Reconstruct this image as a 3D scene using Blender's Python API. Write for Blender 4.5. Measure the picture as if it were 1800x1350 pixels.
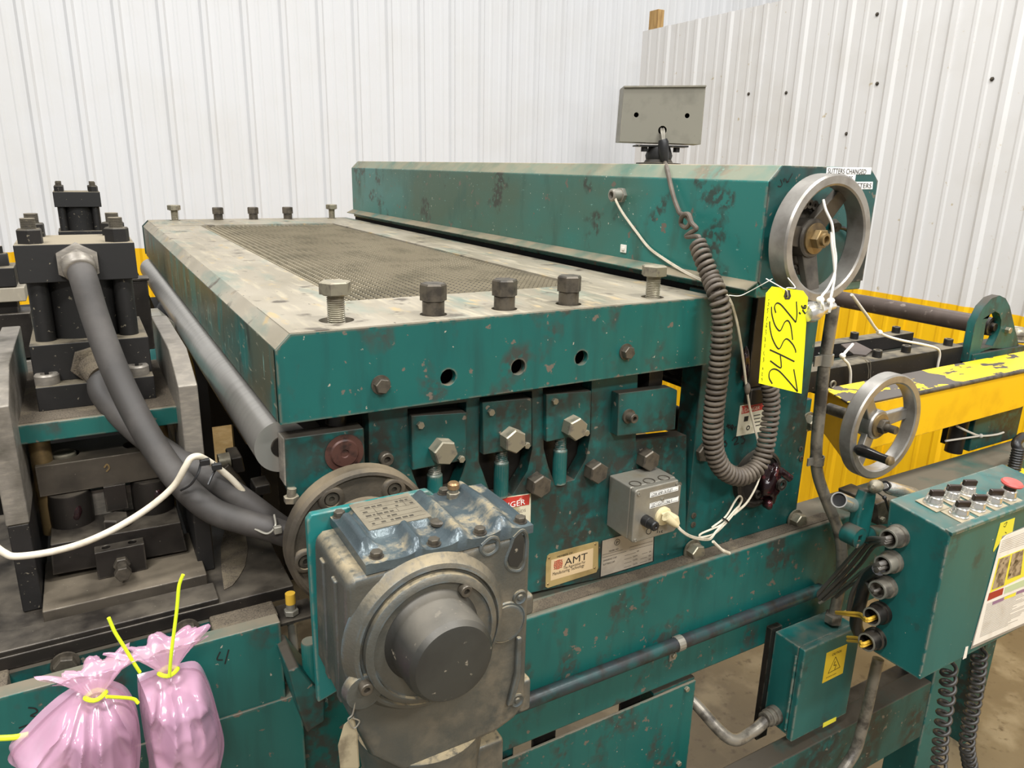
import bpy, bmesh, math, random
from mathutils import Vector, Matrix, noise
from mathutils.geometry import tessellate_polygon

for _o in list(bpy.data.objects):
    bpy.data.objects.remove(_o, do_unlink=True)
S = bpy.context.scene
COL = S.collection
random.seed(7)

# ------------------------------------------------------------------ camera
YAW, PITCH, ROLL, FPX = 0.52634034, 0.28402322, 0.02272511, 1297.08
CAM = Vector((0, 0, 1.7))
_f = Vector((math.sin(YAW) * math.cos(PITCH), math.cos(YAW) * math.cos(PITCH), -math.sin(PITCH)))
_r0 = Vector((math.cos(YAW), -math.sin(YAW), 0))
_u0 = _r0.cross(_f)
_r = math.cos(ROLL) * _r0 + math.sin(ROLL) * _u0
_u = -math.sin(ROLL) * _r0 + math.cos(ROLL) * _u0
cd = bpy.data.cameras.new('camera')
cam = bpy.data.objects.new('camera', cd)
COL.objects.link(cam)
cam.matrix_world = Matrix(((_r.x, _u.x, -_f.x, CAM.x), (_r.y, _u.y, -_f.y, CAM.y), (_r.z, _u.z, -_f.z, CAM.z), (0, 0, 0, 1)))
cd.sensor_fit = 'HORIZONTAL'
cd.sensor_width = 36
cd.lens = FPX / 1800 * 36
cd.clip_start = 0.02
S.camera = cam

# ------------------------------------------------------------------ world, lamps, exposure
W = bpy.data.worlds.new('hall_light')
S.world = W
W.use_nodes = True
W.node_tree.nodes['Background'].inputs[0].default_value = (1, 0.99, 0.975, 1)
W.node_tree.nodes['Background'].inputs[1].default_value = 0.33
S.view_settings.view_transform = 'Standard'
S.view_settings.look = 'None'
S.view_settings.gamma = 1
S.view_settings.use_curve_mapping = False
S.view_settings.exposure = 0.08
for (lx, ly, lz, e) in ((-1.5, -0.6, 5.0, 165), (1.7, -0.4, 5.0, 135), (-1.6, 2.2, 5.0, 72), (1.5, 2.2, 5.0, 70), (4.6, 2.6, 5.0, 85), (-1.2, -3.2, 4.6, 190), (1.8, -3.0, 4.6, 150)):  # the lamp furthest along X is an added fill for the back wall
    ld = bpy.data.lights.new('high_bay_and_fill_lamp', 'AREA')
    ld.shape = 'RECTANGLE'
    ld.size = 1.3
    ld.size_y = 0.5
    ld.energy = e
    ld.color = (1, 0.992, 0.98)
    lo = bpy.data.objects.new('high_bay_and_fill_lamp', ld)
    lo.location = (lx, ly, lz)
    COL.objects.link(lo)


def at(px, py, Y=None, X=None, Z=None):
    """photo pixel (1800 x 1350) -> point on the plane X=, Y= or Z="""
    d = _r * ((px - 900) / FPX) - _u * ((py - 675) / FPX) + _f
    if Y is not None:
        t = (Y - CAM.y) / d.y
    elif X is not None:
        t = (X - CAM.x) / d.x
    else:
        t = (Z - CAM.z) / d.z
    return CAM + d * t


def depth(p):
    return (Vector(p) - CAM).dot(_f)


def pxr(n, p):
    """size in metres of n photo pixels at point p"""
    return n * depth(p) / FPX


# ------------------------------------------------------------------ materials
def lin(c):
    if isinstance(c, str):
        c = tuple(int(c[i:i + 2], 16) / 255 for i in (1, 3, 5))
    return tuple((x / 12.92 if x <= 0.04045 else ((x + 0.055) / 1.055) ** 2.4) for x in c) + (1,)


class NT:
    def __init__(s, name):
        s.m = bpy.data.materials.new(name)
        s.m.use_nodes = True
        s.t = s.m.node_tree
        s.b = s.t.nodes['Principled BSDF']
        s.co = None

    def n(s, typ, **kw):
        x = s.t.nodes.new(typ)
        for k, v in kw.items():
            setattr(x, k, v)
        return x

    def l(s, a, b):
        s.t.links.new(a, b)

    def obj(s):
        if s.co is None:
            s.co = s.n('ShaderNodeTexCoord').outputs['Object']
        return s.co

    def noise(s, scale, detail=4, stretch=(1, 1, 1), lo=0.4, hi=0.6, rough=0.55, off=(0, 0, 0)):
        mp = s.n('ShaderNodeMapping')
        mp.inputs['Scale'].default_value = stretch
        mp.inputs['Location'].default_value = off
        s.l(s.obj(), mp.inputs[0])
        nz = s.n('ShaderNodeTexNoise')
        nz.inputs['Scale'].default_value = scale
        nz.inputs['Detail'].default_value = detail
        nz.inputs['Roughness'].default_value = rough
        s.l(mp.outputs[0], nz.inputs[0])
        return s.rng(nz.outputs['Fac'], lo, hi)

    def rng(s, sock, lo, hi, a=0.0, b=1.0):
        r = s.n('ShaderNodeMapRange')
        r.inputs[1].default_value = lo
        r.inputs[2].default_value = hi
        r.inputs[3].default_value = a
        r.inputs[4].default_value = b
        s.l(sock, r.inputs[0])
        return r.outputs[0]

    def mth(s, op, a, b):
        r = s.n('ShaderNodeMath', operation=op)
        for i, v in enumerate((a, b)):
            if isinstance(v, (int, float)):
                r.inputs[i].default_value = v
            else:
                s.l(v, r.inputs[i])
        return r.outputs[0]

    def top(s):
        g = s.n('ShaderNodeNewGeometry')
        sp = s.n('ShaderNodeSeparateXYZ')
        s.l(g.outputs['Normal'], sp.inputs[0])
        return s.rng(sp.outputs[2], 0.45, 0.85)

    def edge(s, rad, lo=0.98, hi=0.86):
        bv = s.n('ShaderNodeBevel', samples=4)
        bv.inputs[0].default_value = rad
        g = s.n('ShaderNodeNewGeometry')
        d = s.n('ShaderNodeVectorMath', operation='DOT_PRODUCT')
        s.l(bv.outputs[0], d.inputs[0])
        s.l(g.outputs['True Normal'], d.inputs[1])
        return s.rng(d.outputs['Value'], lo, hi)


def mat(name, base, rough=0.5, metal=0.0, layers=(), bump=None, alpha=None, spec=0.5, coat=0):
    """layers: list of (mask spec, colour, roughness, metallic); mask spec = list of tuples multiplied together
       ('n', scale, lo, hi[, stretch[, off]]) | ('top',) | ('edge', radius) | ('k', factor)"""
    t = NT(name)
    col = t.n('ShaderNodeRGB').outputs[0]
    col.default_value = lin(base)
    ro = t.n('ShaderNodeValue').outputs[0]
    ro.default_value = rough
    me = t.n('ShaderNodeValue').outputs[0]
    me.default_value = metal
    for (spec_, c, r_, m_) in layers:
        mk = None
        for sp in spec_:
            if sp[0] == 'n':
                k = t.noise(sp[1], 5, sp[4] if len(sp) > 4 else (1, 1, 1), sp[2], sp[3], off=sp[5] if len(sp) > 5 else (0, 0, 0))
            elif sp[0] == 'top':
                k = t.top()
            elif sp[0] == 'edge':
                k = t.edge(sp[1])
            else:
                k = sp[1]
            mk = k if mk is None else t.mth('MULTIPLY', mk, k)
        mx = t.n('ShaderNodeMix', data_type='RGBA')
        t.l(mk, mx.inputs[0])
        t.l(col, mx.inputs[6])
        mx.inputs[7].default_value = lin(c)
        col = mx.outputs[2]
        for which, val in (('r', r_), ('m', m_)):
            if val is None:
                continue
            mf = t.n('ShaderNodeMix', data_type='FLOAT')
            t.l(mk, mf.inputs[0])
            t.l(ro if which == 'r' else me, mf.inputs[2])
            mf.inputs[3].default_value = val
            if which == 'r':
                ro = mf.outputs[0]
            else:
                me = mf.outputs[0]
    t.l(col, t.b.inputs['Base Color'])
    t.l(ro, t.b.inputs['Roughness'])
    t.l(me, t.b.inputs['Metallic'])
    t.b.inputs['Specular IOR Level'].default_value = spec
    if coat:
        t.b.inputs['Coat Weight'].default_value = coat
    if bump:
        nz = t.n('ShaderNodeTexNoise')
        nz.inputs['Scale'].default_value = bump[0]
        nz.inputs['Detail'].default_value = 5
        if len(bump) > 3:
            mp = t.n('ShaderNodeMapping')
            mp.inputs['Scale'].default_value = bump[3]
            t.l(t.obj(), mp.inputs[0])
            t.l(mp.outputs[0], nz.inputs[0])
        else:
            t.l(t.obj(), nz.inputs[0])
        bp = t.n('ShaderNodeBump')
        bp.inputs['Strength'].default_value = bump[1]
        bp.inputs['Distance'].default_value = bump[2]
        t.l(nz.outputs['Fac'], bp.inputs['Height'])
        t.l(bp.outputs[0], t.b.inputs['Normal'])
    if alpha is not None:
        t.b.inputs['Alpha'].default_value = alpha
    return t.m


TEAL = '#125751'
DUST = '#a79c86'
GRIME = '#3b352e'
M = {}
M['teal'] = mat('teal_paint', TEAL, 0.40, 0, [
    ([('n', 9, 0.42, 0.7)], '#0e524e', None, None),
    ([('n', 3, 0.5, 0.75, (1, 1, 1), (3, 1, 2)), ('k', 0.5)], '#22564a', None, None),
    ([('n', 40, 0.5, 0.72, (1, 1, 0.15), (7, 3, 0)), ('k', 0.5)], '#123d3a', 0.5, None),
    ([('n', 11, 0.53, 0.62, (1, 1, 0.7)), ('n', 55, 0.40, 0.52), ('k', 0.85)], '#35322c', 0.6, None),
    ([('n', 45, 0.655, 0.675)], '#6a6156', 0.5, 0.2),
    ([('n', 120, 0.70, 0.73)], '#a39c8c', 0.5, 0.2),
    ([('top',), ('n', 9, 0.2, 0.55)], '#6b6353', 0.75, None),
    ([('edge', 0.006), ('n', 60, 0.44, 0.52)], '#7d7162', 0.45, 0.4)],
    bump=(35, 0.12, 0.002))
M['teal_grimy'] = mat('grimy_teal_paint', '#135450', 0.42, 0, [
    ([('n', 7, 0.42, 0.62)], '#0d4440', None, None),
    ([('n', 8, 0.46, 0.6, (1, 1, 0.6)), ('n', 45, 0.36, 0.54), ('k', 0.9)], '#2a2721', 0.5, None),
    ([('n', 30, 0.5, 0.7, (1, 1, 0.15), (7, 3, 0)), ('k', 0.6)], '#103330', 0.5, None),
    ([('n', 60, 0.66, 0.68)], '#776e61', 0.5, 0.2),
    ([('top',), ('n', 12, 0.1, 0.5)], '#413b31', 0.7, None),
    ([('edge', 0.006), ('n', 50, 0.42, 0.53)], '#3f392f', 0.45, 0.4)],
    bump=(30, 0.2, 0.002))
M['teal_box'] = mat('teal_enclosure_paint', '#195c58', 0.42, 0, [
    ([('n', 5, 0.42, 0.72, (2, 2, 0.4))], '#124a47', None, None),
    ([('n', 9, 0.56, 0.66), ('n', 60, 0.4, 0.55), ('k', 0.6)], '#2c332f', 0.5, None),
    ([('n', 90, 0.71, 0.74)], '#b5ae9e', 0.5, None),
    ([('top',), ('n', 22, 0.35, 0.7), ('k', 0.8)], '#5f6054', 0.7, None),
    ([('edge', 0.007), ('n', 55, 0.44, 0.52)], '#a0988a', 0.4, 0.5)],
    bump=(60, 0.08, 0.001))
M['teal_light'] = mat('bright_teal_paint', '#1c6b68', 0.4, 0, [
    ([('n', 20, 0.52, 0.64)], '#3f5f58', 0.6, None),
    ([('top',), ('n', 60, 0.5, 0.65)], '#6d756c', 0.6, None),
    ([('edge', 0.005), ('n', 55, 0.44, 0.54)], '#8f877a', 0.45, 0.4)], bump=(40, 0.1, 0.001))
M['deck_top'] = mat('dusty_worn_steel_top', '#989080', 0.60, 0.1, [
    ([('n', 5, 0.40, 0.66, (1.2, 0.6, 1))], '#837b69', 0.5, 0.15),
    ([('n', 9, 0.54, 0.70, (1, 0.35, 1), (4, 2, 0)), ('k', 0.8)], '#55756c', 0.5, None),
    ([('n', 40, 0.52, 0.75, (2, 0.25, 1)), ('k', 0.8)], '#aca28b', 0.7, 0),
    ([('n', 26, 0.60, 0.70, (1.3, 0.5, 1), (2, 9, 0))], '#a18f6c', 0.7, 0),
    ([('n', 18, 0.60, 0.68)], '#575045', 0.6, 0.1),
    ([('n', 160, 0.68, 0.72, (1.5, 0.3, 1))], '#4a453c', 0.6, 0)], bump=(80, 0.12, 0.001, (2, 0.4, 1)))
M['deck_side'] = mat('rubbed_teal_side', '#45574c', 0.34, 0.2, [
    ([('n', 4, 0.42, 0.60, (1, 0.8, 1))], '#5d5843', 0.4, 0.2),
    ([('n', 11, 0.53, 0.63, (1, 1, 0.5), (1, 5, 2))], '#1f635d', 0.38, 0),
    ([('n', 9, 0.58, 0.68, (1, 1.6, 0.7), (4, 0, 6))], '#252c26', 0.4, 0),
    ([('n', 120, 0.62, 0.68, (1, 0.25, 1))], '#9b9782', 0.4, 0.3),
    ([('n', 60, 0.64, 0.68, (1, 2, 0.2), (9, 0, 1))], '#83b0a6', 0.4, 0.1)], bump=(60, 0.1, 0.001))
M['hood'] = mat('hood_teal_paint', '#267169', 0.36, 0, [
    ([('n', 2.2, 0.40, 0.60, (1, 0.6, 1), (5, 0.6, 0))], '#48604f', 0.5, None),
    ([('n', 14, 0.54, 0.70, (1, 1, 0.35))], '#33574c', 0.5, None),
    ([('n', 9, 0.58, 0.64), ('n', 80, 0.42, 0.52), ('k', 0.8)], '#332f29', 0.5, None),
    ([('n', 100, 0.70, 0.73)], '#c0bfae', 0.5, None),
    ([('n', 200, 0.68, 0.71, (1, 0.3, 1))], '#6f9a90', 0.5, None),
    ([('n', 32, 0.66, 0.68)], '#6d655a', 0.5, 0.2),
    ([('top',), ('n', 10, 0.25, 0.55)], '#91866f', 0.7, None),
    ([('edge', 0.008), ('n', 55, 0.45, 0.52)], '#8b8275', 0.4, 0.4)], bump=(30, 0.1, 0.001))
M['hood_end'] = mat('hood_end_teal_paint', '#0f4845', 0.4, 0, [
    ([('n', 7, 0.48, 0.60)], '#1d2422', 0.5, None),
    ([('n', 60, 0.66, 0.69)], '#6f675b', 0.5, 0.2),
    ([('edge', 0.006), ('n', 55, 0.44, 0.54)], '#7c7468', 0.4, 0.4)], bump=(30, 0.1, 0.001))
M['steel_dark'] = mat('dark_oily_steel', '#2e2a26', 0.40, 0.45, [
    ([('n', 14, 0.48, 0.66)], '#1d1a18', 0.33, 0.35),
    ([('top',), ('n', 16, 0.35, 0.65)], '#4f483d', 0.75, 0),
    ([('n', 350, 0.70, 0.74)], '#8d8577', 0.4, 0.6),
    ([('edge', 0.004), ('n', 45, 0.45, 0.55)], '#6b645a', 0.4, 0.6)], bump=(60, 0.15, 0.001))
M['dusty_steel'] = mat('brown_dusty_steel', '#4b443a', 0.55, 0.25, [
    ([('n', 14, 0.45, 0.66)], '#37322b', 0.5, 0.3),
    ([('top',), ('n', 9, 0.3, 0.6)], '#6d6353', 0.8, 0),
    ([('n', 400, 0.70, 0.74)], '#a59c8b', 0.4, 0.6),
    ([('edge', 0.004), ('n', 45, 0.45, 0.55)], '#80786b', 0.4, 0.6)], bump=(60, 0.15, 0.001))
M['black_ox'] = mat('black_oxide_steel', '#1c1b1a', 0.5, 0.25, [
    ([('n', 8, 0.4, 0.7)], '#262321', 0.55, None),
    ([('n', 160, 0.66, 0.70)], '#6d6656', 0.8, 0),
    ([('top',), ('n', 26, 0.25, 0.55)], '#6f6654', 0.85, 0)], bump=(120, 0.15, 0.001))
M['black_cap'] = mat('black_cylinder_cap', '#1c1b1a', 0.55, 0.1, [
    ([('n', 140, 0.68, 0.72)], '#7b735f', 0.8, 0),
    ([('top',), ('n', 14, 0.05, 0.35)], '#857b67', 0.85, 0)], bump=(150, 0.12, 0.0008))
M['grinding'] = mat('ground_grey_steel', '#7d776e', 0.42, 0.3, [
    ([('n', 60, 0.45, 0.7, (1, 1, 4))], '#918a7e', 0.4, 0.35),
    ([('n', 14, 0.52, 0.68)], '#575249', 0.5, 0.25)], bump=(260, 0.25, 0.0006, (0.3, 1, 3)))
M['bolt'] = mat('zinc_bolt', '#98927f', 0.36, 0.65, [
    ([('n', 60, 0.48, 0.62)], '#6b6458', 0.5, 0.4),
    ([('top',), ('n', 60, 0.35, 0.65)], '#948b77', 0.7, 0.1)], bump=(120, 0.1, 0.0005))
M['bolt_dark'] = mat('greasy_bolt', '#5b5449', 0.42, 0.45, [
    ([('n', 50, 0.45, 0.62)], '#37322b', 0.5, 0.25)], bump=(120, 0.15, 0.0005))
M['cast'] = mat('dusty_painted_casting', '#454743', 0.36, 0.15, [
    ([('n', 10, 0.42, 0.66)], '#545148', 0.46, None),
    ([('n', 7, 0.48, 0.66, (1, 1, 1), (2, 7, 1)), ('n', 60, 0.3, 0.6)], '#6e6555', 0.65, 0),
    ([('top',), ('n', 13, 0.22, 0.52), ('n', 120, 0.25, 0.5)], '#96886b', 0.85, 0),
    ([('edge', 0.006), ('n', 40, 0.45, 0.58)], '#59656a', 0.3, 0.3)], bump=(320, 0.45, 0.0008))
M['cast_brown'] = mat('brown_dusty_casting', '#3d372e', 0.55, 0.1, [([('n', 12, 0.42, 0.62)], '#544a3c', 0.7, 0), ([('top',), ('n', 14, 0.2, 0.55)], '#7a6d57', 0.85, 0)], bump=(260, 0.4, 0.0008))
M['cast_cover'] = mat('blue_grey_casting', '#4a5458', 0.30, 0.35, [
    ([('n', 14, 0.47, 0.62)], '#5e696b', 0.3, 0.4),
    ([('top',), ('n', 24, 0.50, 0.62), ('n', 160, 0.3, 0.5)], '#857a61', 0.85, 0)], bump=(340, 0.5, 0.0007))
M['cast_cap'] = mat('dark_gear_cap', '#3a3a36', 0.38, 0.2, [
    ([('n', 9, 0.45, 0.65)], '#2d2c29', 0.45, None),
    ([('n', 70, 0.66, 0.70)], '#837b6c', 0.6, 0),
    ([('top',), ('n', 14, 0.2, 0.6)], '#5f5a50', 0.6, 0.1)], bump=(220, 0.2, 0.0006))
M['galv'] = mat('galvanised_steel', '#8a867b', 0.4, 0.45, [
    ([('n', 20, 0.45, 0.65)], '#a29e93', 0.36, 0.65),
    ([('n', 10, 0.55, 0.7)], '#7c735f', 0.5, 0.4)], bump=(70, 0.08, 0.0006))
M['conduit'] = mat('grimy_conduit', '#857f73', 0.36, 0.4, [
    ([('n', 30, 0.46, 0.62)], '#4b463f', 0.45, 0.3)], bump=(90, 0.15, 0.0006))
M['conduit_dark'] = mat('dark_grimy_conduit', '#34373a', 0.33, 0.3, [
    ([('n', 9, 0.48, 0.6)], '#17413f', 0.4, 0.0),
    ([('n', 26, 0.5, 0.66)], '#27241f', 0.45, 0.2)], bump=(160, 0.3, 0.0008))
M['chrome'] = mat('chrome', '#d5d2cb', 0.2, 0.75, [([('n', 40, 0.55, 0.7)], '#a7a299', 0.35, 0.7)])
M['wheel'] = mat('turned_aluminium', '#a19d96', 0.38, 0.7, [
    ([('n', 25, 0.45, 0.7)], '#86817a', 0.42, 0.7)], bump=(140, 0.08, 0.0005))
M['wheel_dark'] = mat('dull_wheel_spokes', '#5d574e', 0.45, 0.5, [
    ([('n', 25, 0.5, 0.7)], '#38332d', 0.55, 0.2)], bump=(90, 0.2, 0.0008))
M['brassy'] = mat('tarnished_washer', '#8d7750', 0.42, 0.6, [([('n', 30, 0.45, 0.65)], '#5d4d35', 0.55, 0.3)])
M['copper'] = mat('copper_plug', '#9c7a55', 0.35, 0.7, [([('n', 60, 0.5, 0.7)], '#6f5a42', 0.5, 0.4)])
M['roller'] = mat('polished_roller', '#b3b0aa', 0.3, 0.7, [
    ([('n', 60, 0.45, 0.7, (0.02, 1, 0.02))], '#a5a29c', 0.33, 0.7)])
M['roller_dark'] = mat('brown_roller', '#5b4f48', 0.42, 0.35, [
    ([('n', 8, 0.45, 0.65, (0.4, 1, 0.4))], '#463d37', 0.45, 0.3),
    ([('n', 40, 0.62, 0.7)], '#7c7066', 0.5, 0.2)], bump=(60, 0.1, 0.0006))
M['rubber'] = mat('black_hose_rubber', '#3a3734', 0.62, 0, [
    ([('n', 12, 0.45, 0.65)], '#4f4b47', 0.7, None),
    ([('n', 5, 0.56, 0.7)], '#332f2d', 0.5, None)], bump=(90, 0.1, 0.0006))
M['rubber_black'] = mat('black_rubber', '#1a1a1b', 0.42)
M['cord'] = mat('dirty_grey_cord', '#554c42', 0.58, 0, [([('n', 30, 0.45, 0.65)], '#6d6356', 0.65, None)], bump=(200, 0.15, 0.0004))
M['cord_black'] = mat('black_coil_cord', '#35322f', 0.45)
M['cable_grey'] = mat('grey_cable', '#55504a', 0.45)
M['cable_yellow'] = mat('yellow_wire', '#d0a637', 0.5)
M['white_cable'] = mat('white_cable', '#cfc6b2', 0.5, 0, [([('n', 30, 0.5, 0.7)], '#a89c84', 0.6, None)])
M['white_plastic'] = mat('white_plastic', '#e6e2d8', 0.4)
M['cream'] = mat('cream_plastic', '#d9cba2', 0.42, 0, [([('n', 90, 0.55, 0.7)], '#b7a77e', 0.5, None)])
M['lamp_box'] = mat('olive_grey_paint', '#79766a', 0.5, 0.1, [
    ([('n', 18, 0.5, 0.66)], '#6a675c', 0.55, None),
    ([('n', 30, 0.64, 0.72)], '#5c564b', 0.6, None),
    ([('edge', 0.003), ('n', 40, 0.45, 0.6)], '#a39c8c', 0.4, 0.4)], bump=(60, 0.12, 0.0008))
M['black'] = mat('matt_black', '#0e0d0d', 0.7)
M['interior'] = mat('shade_black_interior', '#0c0b0b', 0.8)  # near-black colour stands in for shade inside the machine
M['black_plastic'] = mat('glossy_black_plastic', '#191715', 0.22)
M['knob'] = mat('brown_black_knob', '#2b2019', 0.25)
M['red'] = mat('red_mushroom_button', '#c5524b', 0.45)
M['yellow_guard'] = mat('yellow_guard_paint', '#e5b315', 0.42, 0, [
    ([('n', 12, 0.5, 0.75)], '#d3a012', None, None),
    ([('n', 60, 0.68, 0.72)], '#7e6a2f', 0.6, None),
    ([('edge', 0.004), ('n', 40, 0.42, 0.56)], '#6d655c', 0.4, 0.5)], bump=(60, 0.1, 0.0008))
M['yellow_top'] = mat('flaking_yellow_paint', '#f0c818', 0.45, 0, [
    ([('n', 22, 0.57, 0.575, (0.6, 1.4, 1))], '#4f473f', 0.5, 0.2),
    ([('n', 5, 0.53, 0.535, (1, 1, 1), (2.2, 0.4, 0))], '#57504a', 0.5, 0.2)], bump=(60, 0.1, 0.0008))
M['yellow_plug'] = mat('dirty_yellow_plastic', '#e3c21c', 0.45, 0, [([('n', 35, 0.6, 0.65)], '#3f3a1c', 0.6, None)])
M['tag'] = mat('fluorescent_yellow_card', '#f6f408', 0.6)
M['ink'] = mat('black_marker_ink', '#151515', 0.6)
M['paper'] = mat('printed_paper', '#e4ddd0', 0.55, 0, [([('n', 30, 0.5, 0.75)], '#d3c9b9', None, None)])
M['label_white'] = mat('white_label_tape', '#efeee9', 0.4)
M['sign_cream'] = mat('dirty_decal', '#d8d0b6', 0.45, 0, [([('n', 40, 0.52, 0.68)], '#a0956f', 0.6, None)])
M['sign_red'] = mat('faded_red_print', '#b9352b', 0.5, 0, [([('n', 50, 0.56, 0.66)], '#d6c8b2', None, None)])
M['plate_tan'] = mat('tarnished_brass_plate', '#b09a68', 0.42, 0.3, [([('n', 18, 0.48, 0.68)], '#8f7a4e', 0.5, 0.2)])
M['plate_grey'] = mat('dirty_aluminium_plate', '#b3a999', 0.42, 0.3, [([('n', 15, 0.5, 0.7)], '#8e8478', 0.5, 0.2)])
M['plate_dull'] = mat('dull_engraved_plate', '#857c6a', 0.45, 0.3, [([('n', 30, 0.5, 0.7)], '#6a6253', 0.5, 0.2)])
M['legend'] = mat('tan_legend_plate', '#9d9179', 0.5, 0, [([('n', 30, 0.5, 0.7)], '#857a63', None, None)])
M['plate_print'] = mat('pink_print_panel', '#c7ae87', 0.45)
M['red_print'] = mat('red_brown_print', '#b0523c', 0.5)
M['caution'] = mat('caution_yellow', '#d8b92a', 0.45)
M['photo_brown'] = mat('photo_print', '#6f5f4c', 0.5, 0, [([('n', 60, 0.45, 0.55)], '#a69276', None, None), ([('n', 45, 0.58, 0.62)], '#3f352b', None, None)])
M['print_green'] = mat('pale_green_print', '#b9c59c', 0.5)
M['print_purple'] = mat('purple_print', '#8c6a86', 0.5)
M['print_yellow'] = mat('yellow_print', '#e2d43e', 0.5)
M['print_dark_red'] = mat('dark_red_print', '#9c2b26', 0.5)
M['grey_print'] = mat('grey_print', '#8d867c', 0.5)
M['sticky_yellow'] = mat('yellow_sticky_note', '#d9cf3c', 0.5)
M['neon'] = mat('neon_tie', '#d8ee2a', 0.4)
M['grease'] = mat('red_grease', '#1f1012', 0.16, 0, [([('n', 60, 0.56, 0.64)], '#4a1a1d', 0.12, None)], bump=(90, 0.6, 0.002))
M['rust'] = mat('rusty_recess', '#4e322a', 0.5, 0.2, [([('n', 60, 0.5, 0.65)], '#2b1d19', 0.5, None)])
M['wood'] = mat('raw_timber', '#b4915a', 0.7, 0, [([('n', 14, 0.45, 0.65, (6, 6, 0.5))], '#8f6d3f', 0.7, None)])
M['card'] = mat('dirty_card_tag', '#9a8f75', 0.7, 0, [([('n', 30, 0.5, 0.65)], '#6e6450', None, None)])
M['wall'] = mat('white_painted_sheet', '#dfe0e1', 0.45, 0, [([('n', 2.5, 0.45, 0.7)], '#dcdcdb', None, None)])
M['wall2'] = mat('off_white_painted_sheet', '#d3d2d0', 0.5, 0, [
    ([('n', 3, 0.5, 0.7)], '#cdcbc7', None, None), ([('n', 26, 0.68, 0.75)], '#b7a98c', None, None)])
M['wall_yellow'] = mat('yellow_painted_sheet', '#f0bd10', 0.42, 0, [
    ([('n', 6, 0.45, 0.7, (2, 2, 0.3))], '#e2ad0c', None, None)])
M['dirt'] = mat('metal_fines_and_dirt', '#5d5345', 0.9, 0, [([('n', 500, 0.45, 0.65)], '#3d362c', None, None), ([('n', 20, 0.5, 0.7)], '#736854', None, None), ([('n', 600, 0.7, 0.74)], '#b0a795', 0.4, 0.5)], bump=(420, 0.7, 0.002))
M['concrete'] = mat('stained_concrete', '#74674f', 0.5, 0, [
    ([('n', 2.2, 0.42, 0.62)], '#665a46', 0.45, None),
    ([('n', 7, 0.52, 0.68)], '#85785f', 0.55, None),
    ([('n', 30, 0.58, 0.7)], '#594d3b', 0.5, None),
    ([('n', 1.3, 0.55, 0.7, (1, 1, 1), (3, 3, 0))], '#4d4436', 0.4, None)], bump=(40, 0.1, 0.002))
M['pink'] = mat('pink_film', '#dba9c3', 0.15, 0, [([('n', 9, 0.5, 0.7)], '#e4bfd4', 0.12, None)], alpha=0.52, spec=0.8)
M['bag_content'] = mat('dark_wrapped_part', '#5b5566', 0.5)


# ------------------------------------------------------------------ mesh helpers
def V(*a):
    return Vector(a)


def frame(ax):
    ax = Vector(ax).normalized()
    h = Vector((0, 0, 1)) if abs(ax.z) < 0.9 else Vector((1, 0, 0))
    u = h.cross(ax).normalized()
    return u, ax.cross(u), ax


def smooth(pts, n=6):
    pts = [Vector(p) for p in pts]
    out = []
    for i in range(len(pts) - 1):
        p0 = pts[i - 1] if i else pts[0] * 2 - pts[1]
        p1, p2 = pts[i], pts[i + 1]
        p3 = pts[i + 2] if i + 2 < len(pts) else p2 * 2 - p1
        for k in range(n):
            t = k / n
            out.append(0.5 * ((2 * p1) + (p2 - p0) * t + (2 * p0 - 5 * p1 + 4 * p2 - p3) * t * t + (3 * p1 - p0 - 3 * p2 + p3) * t ** 3))
    out.append(pts[-1])
    return out


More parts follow.
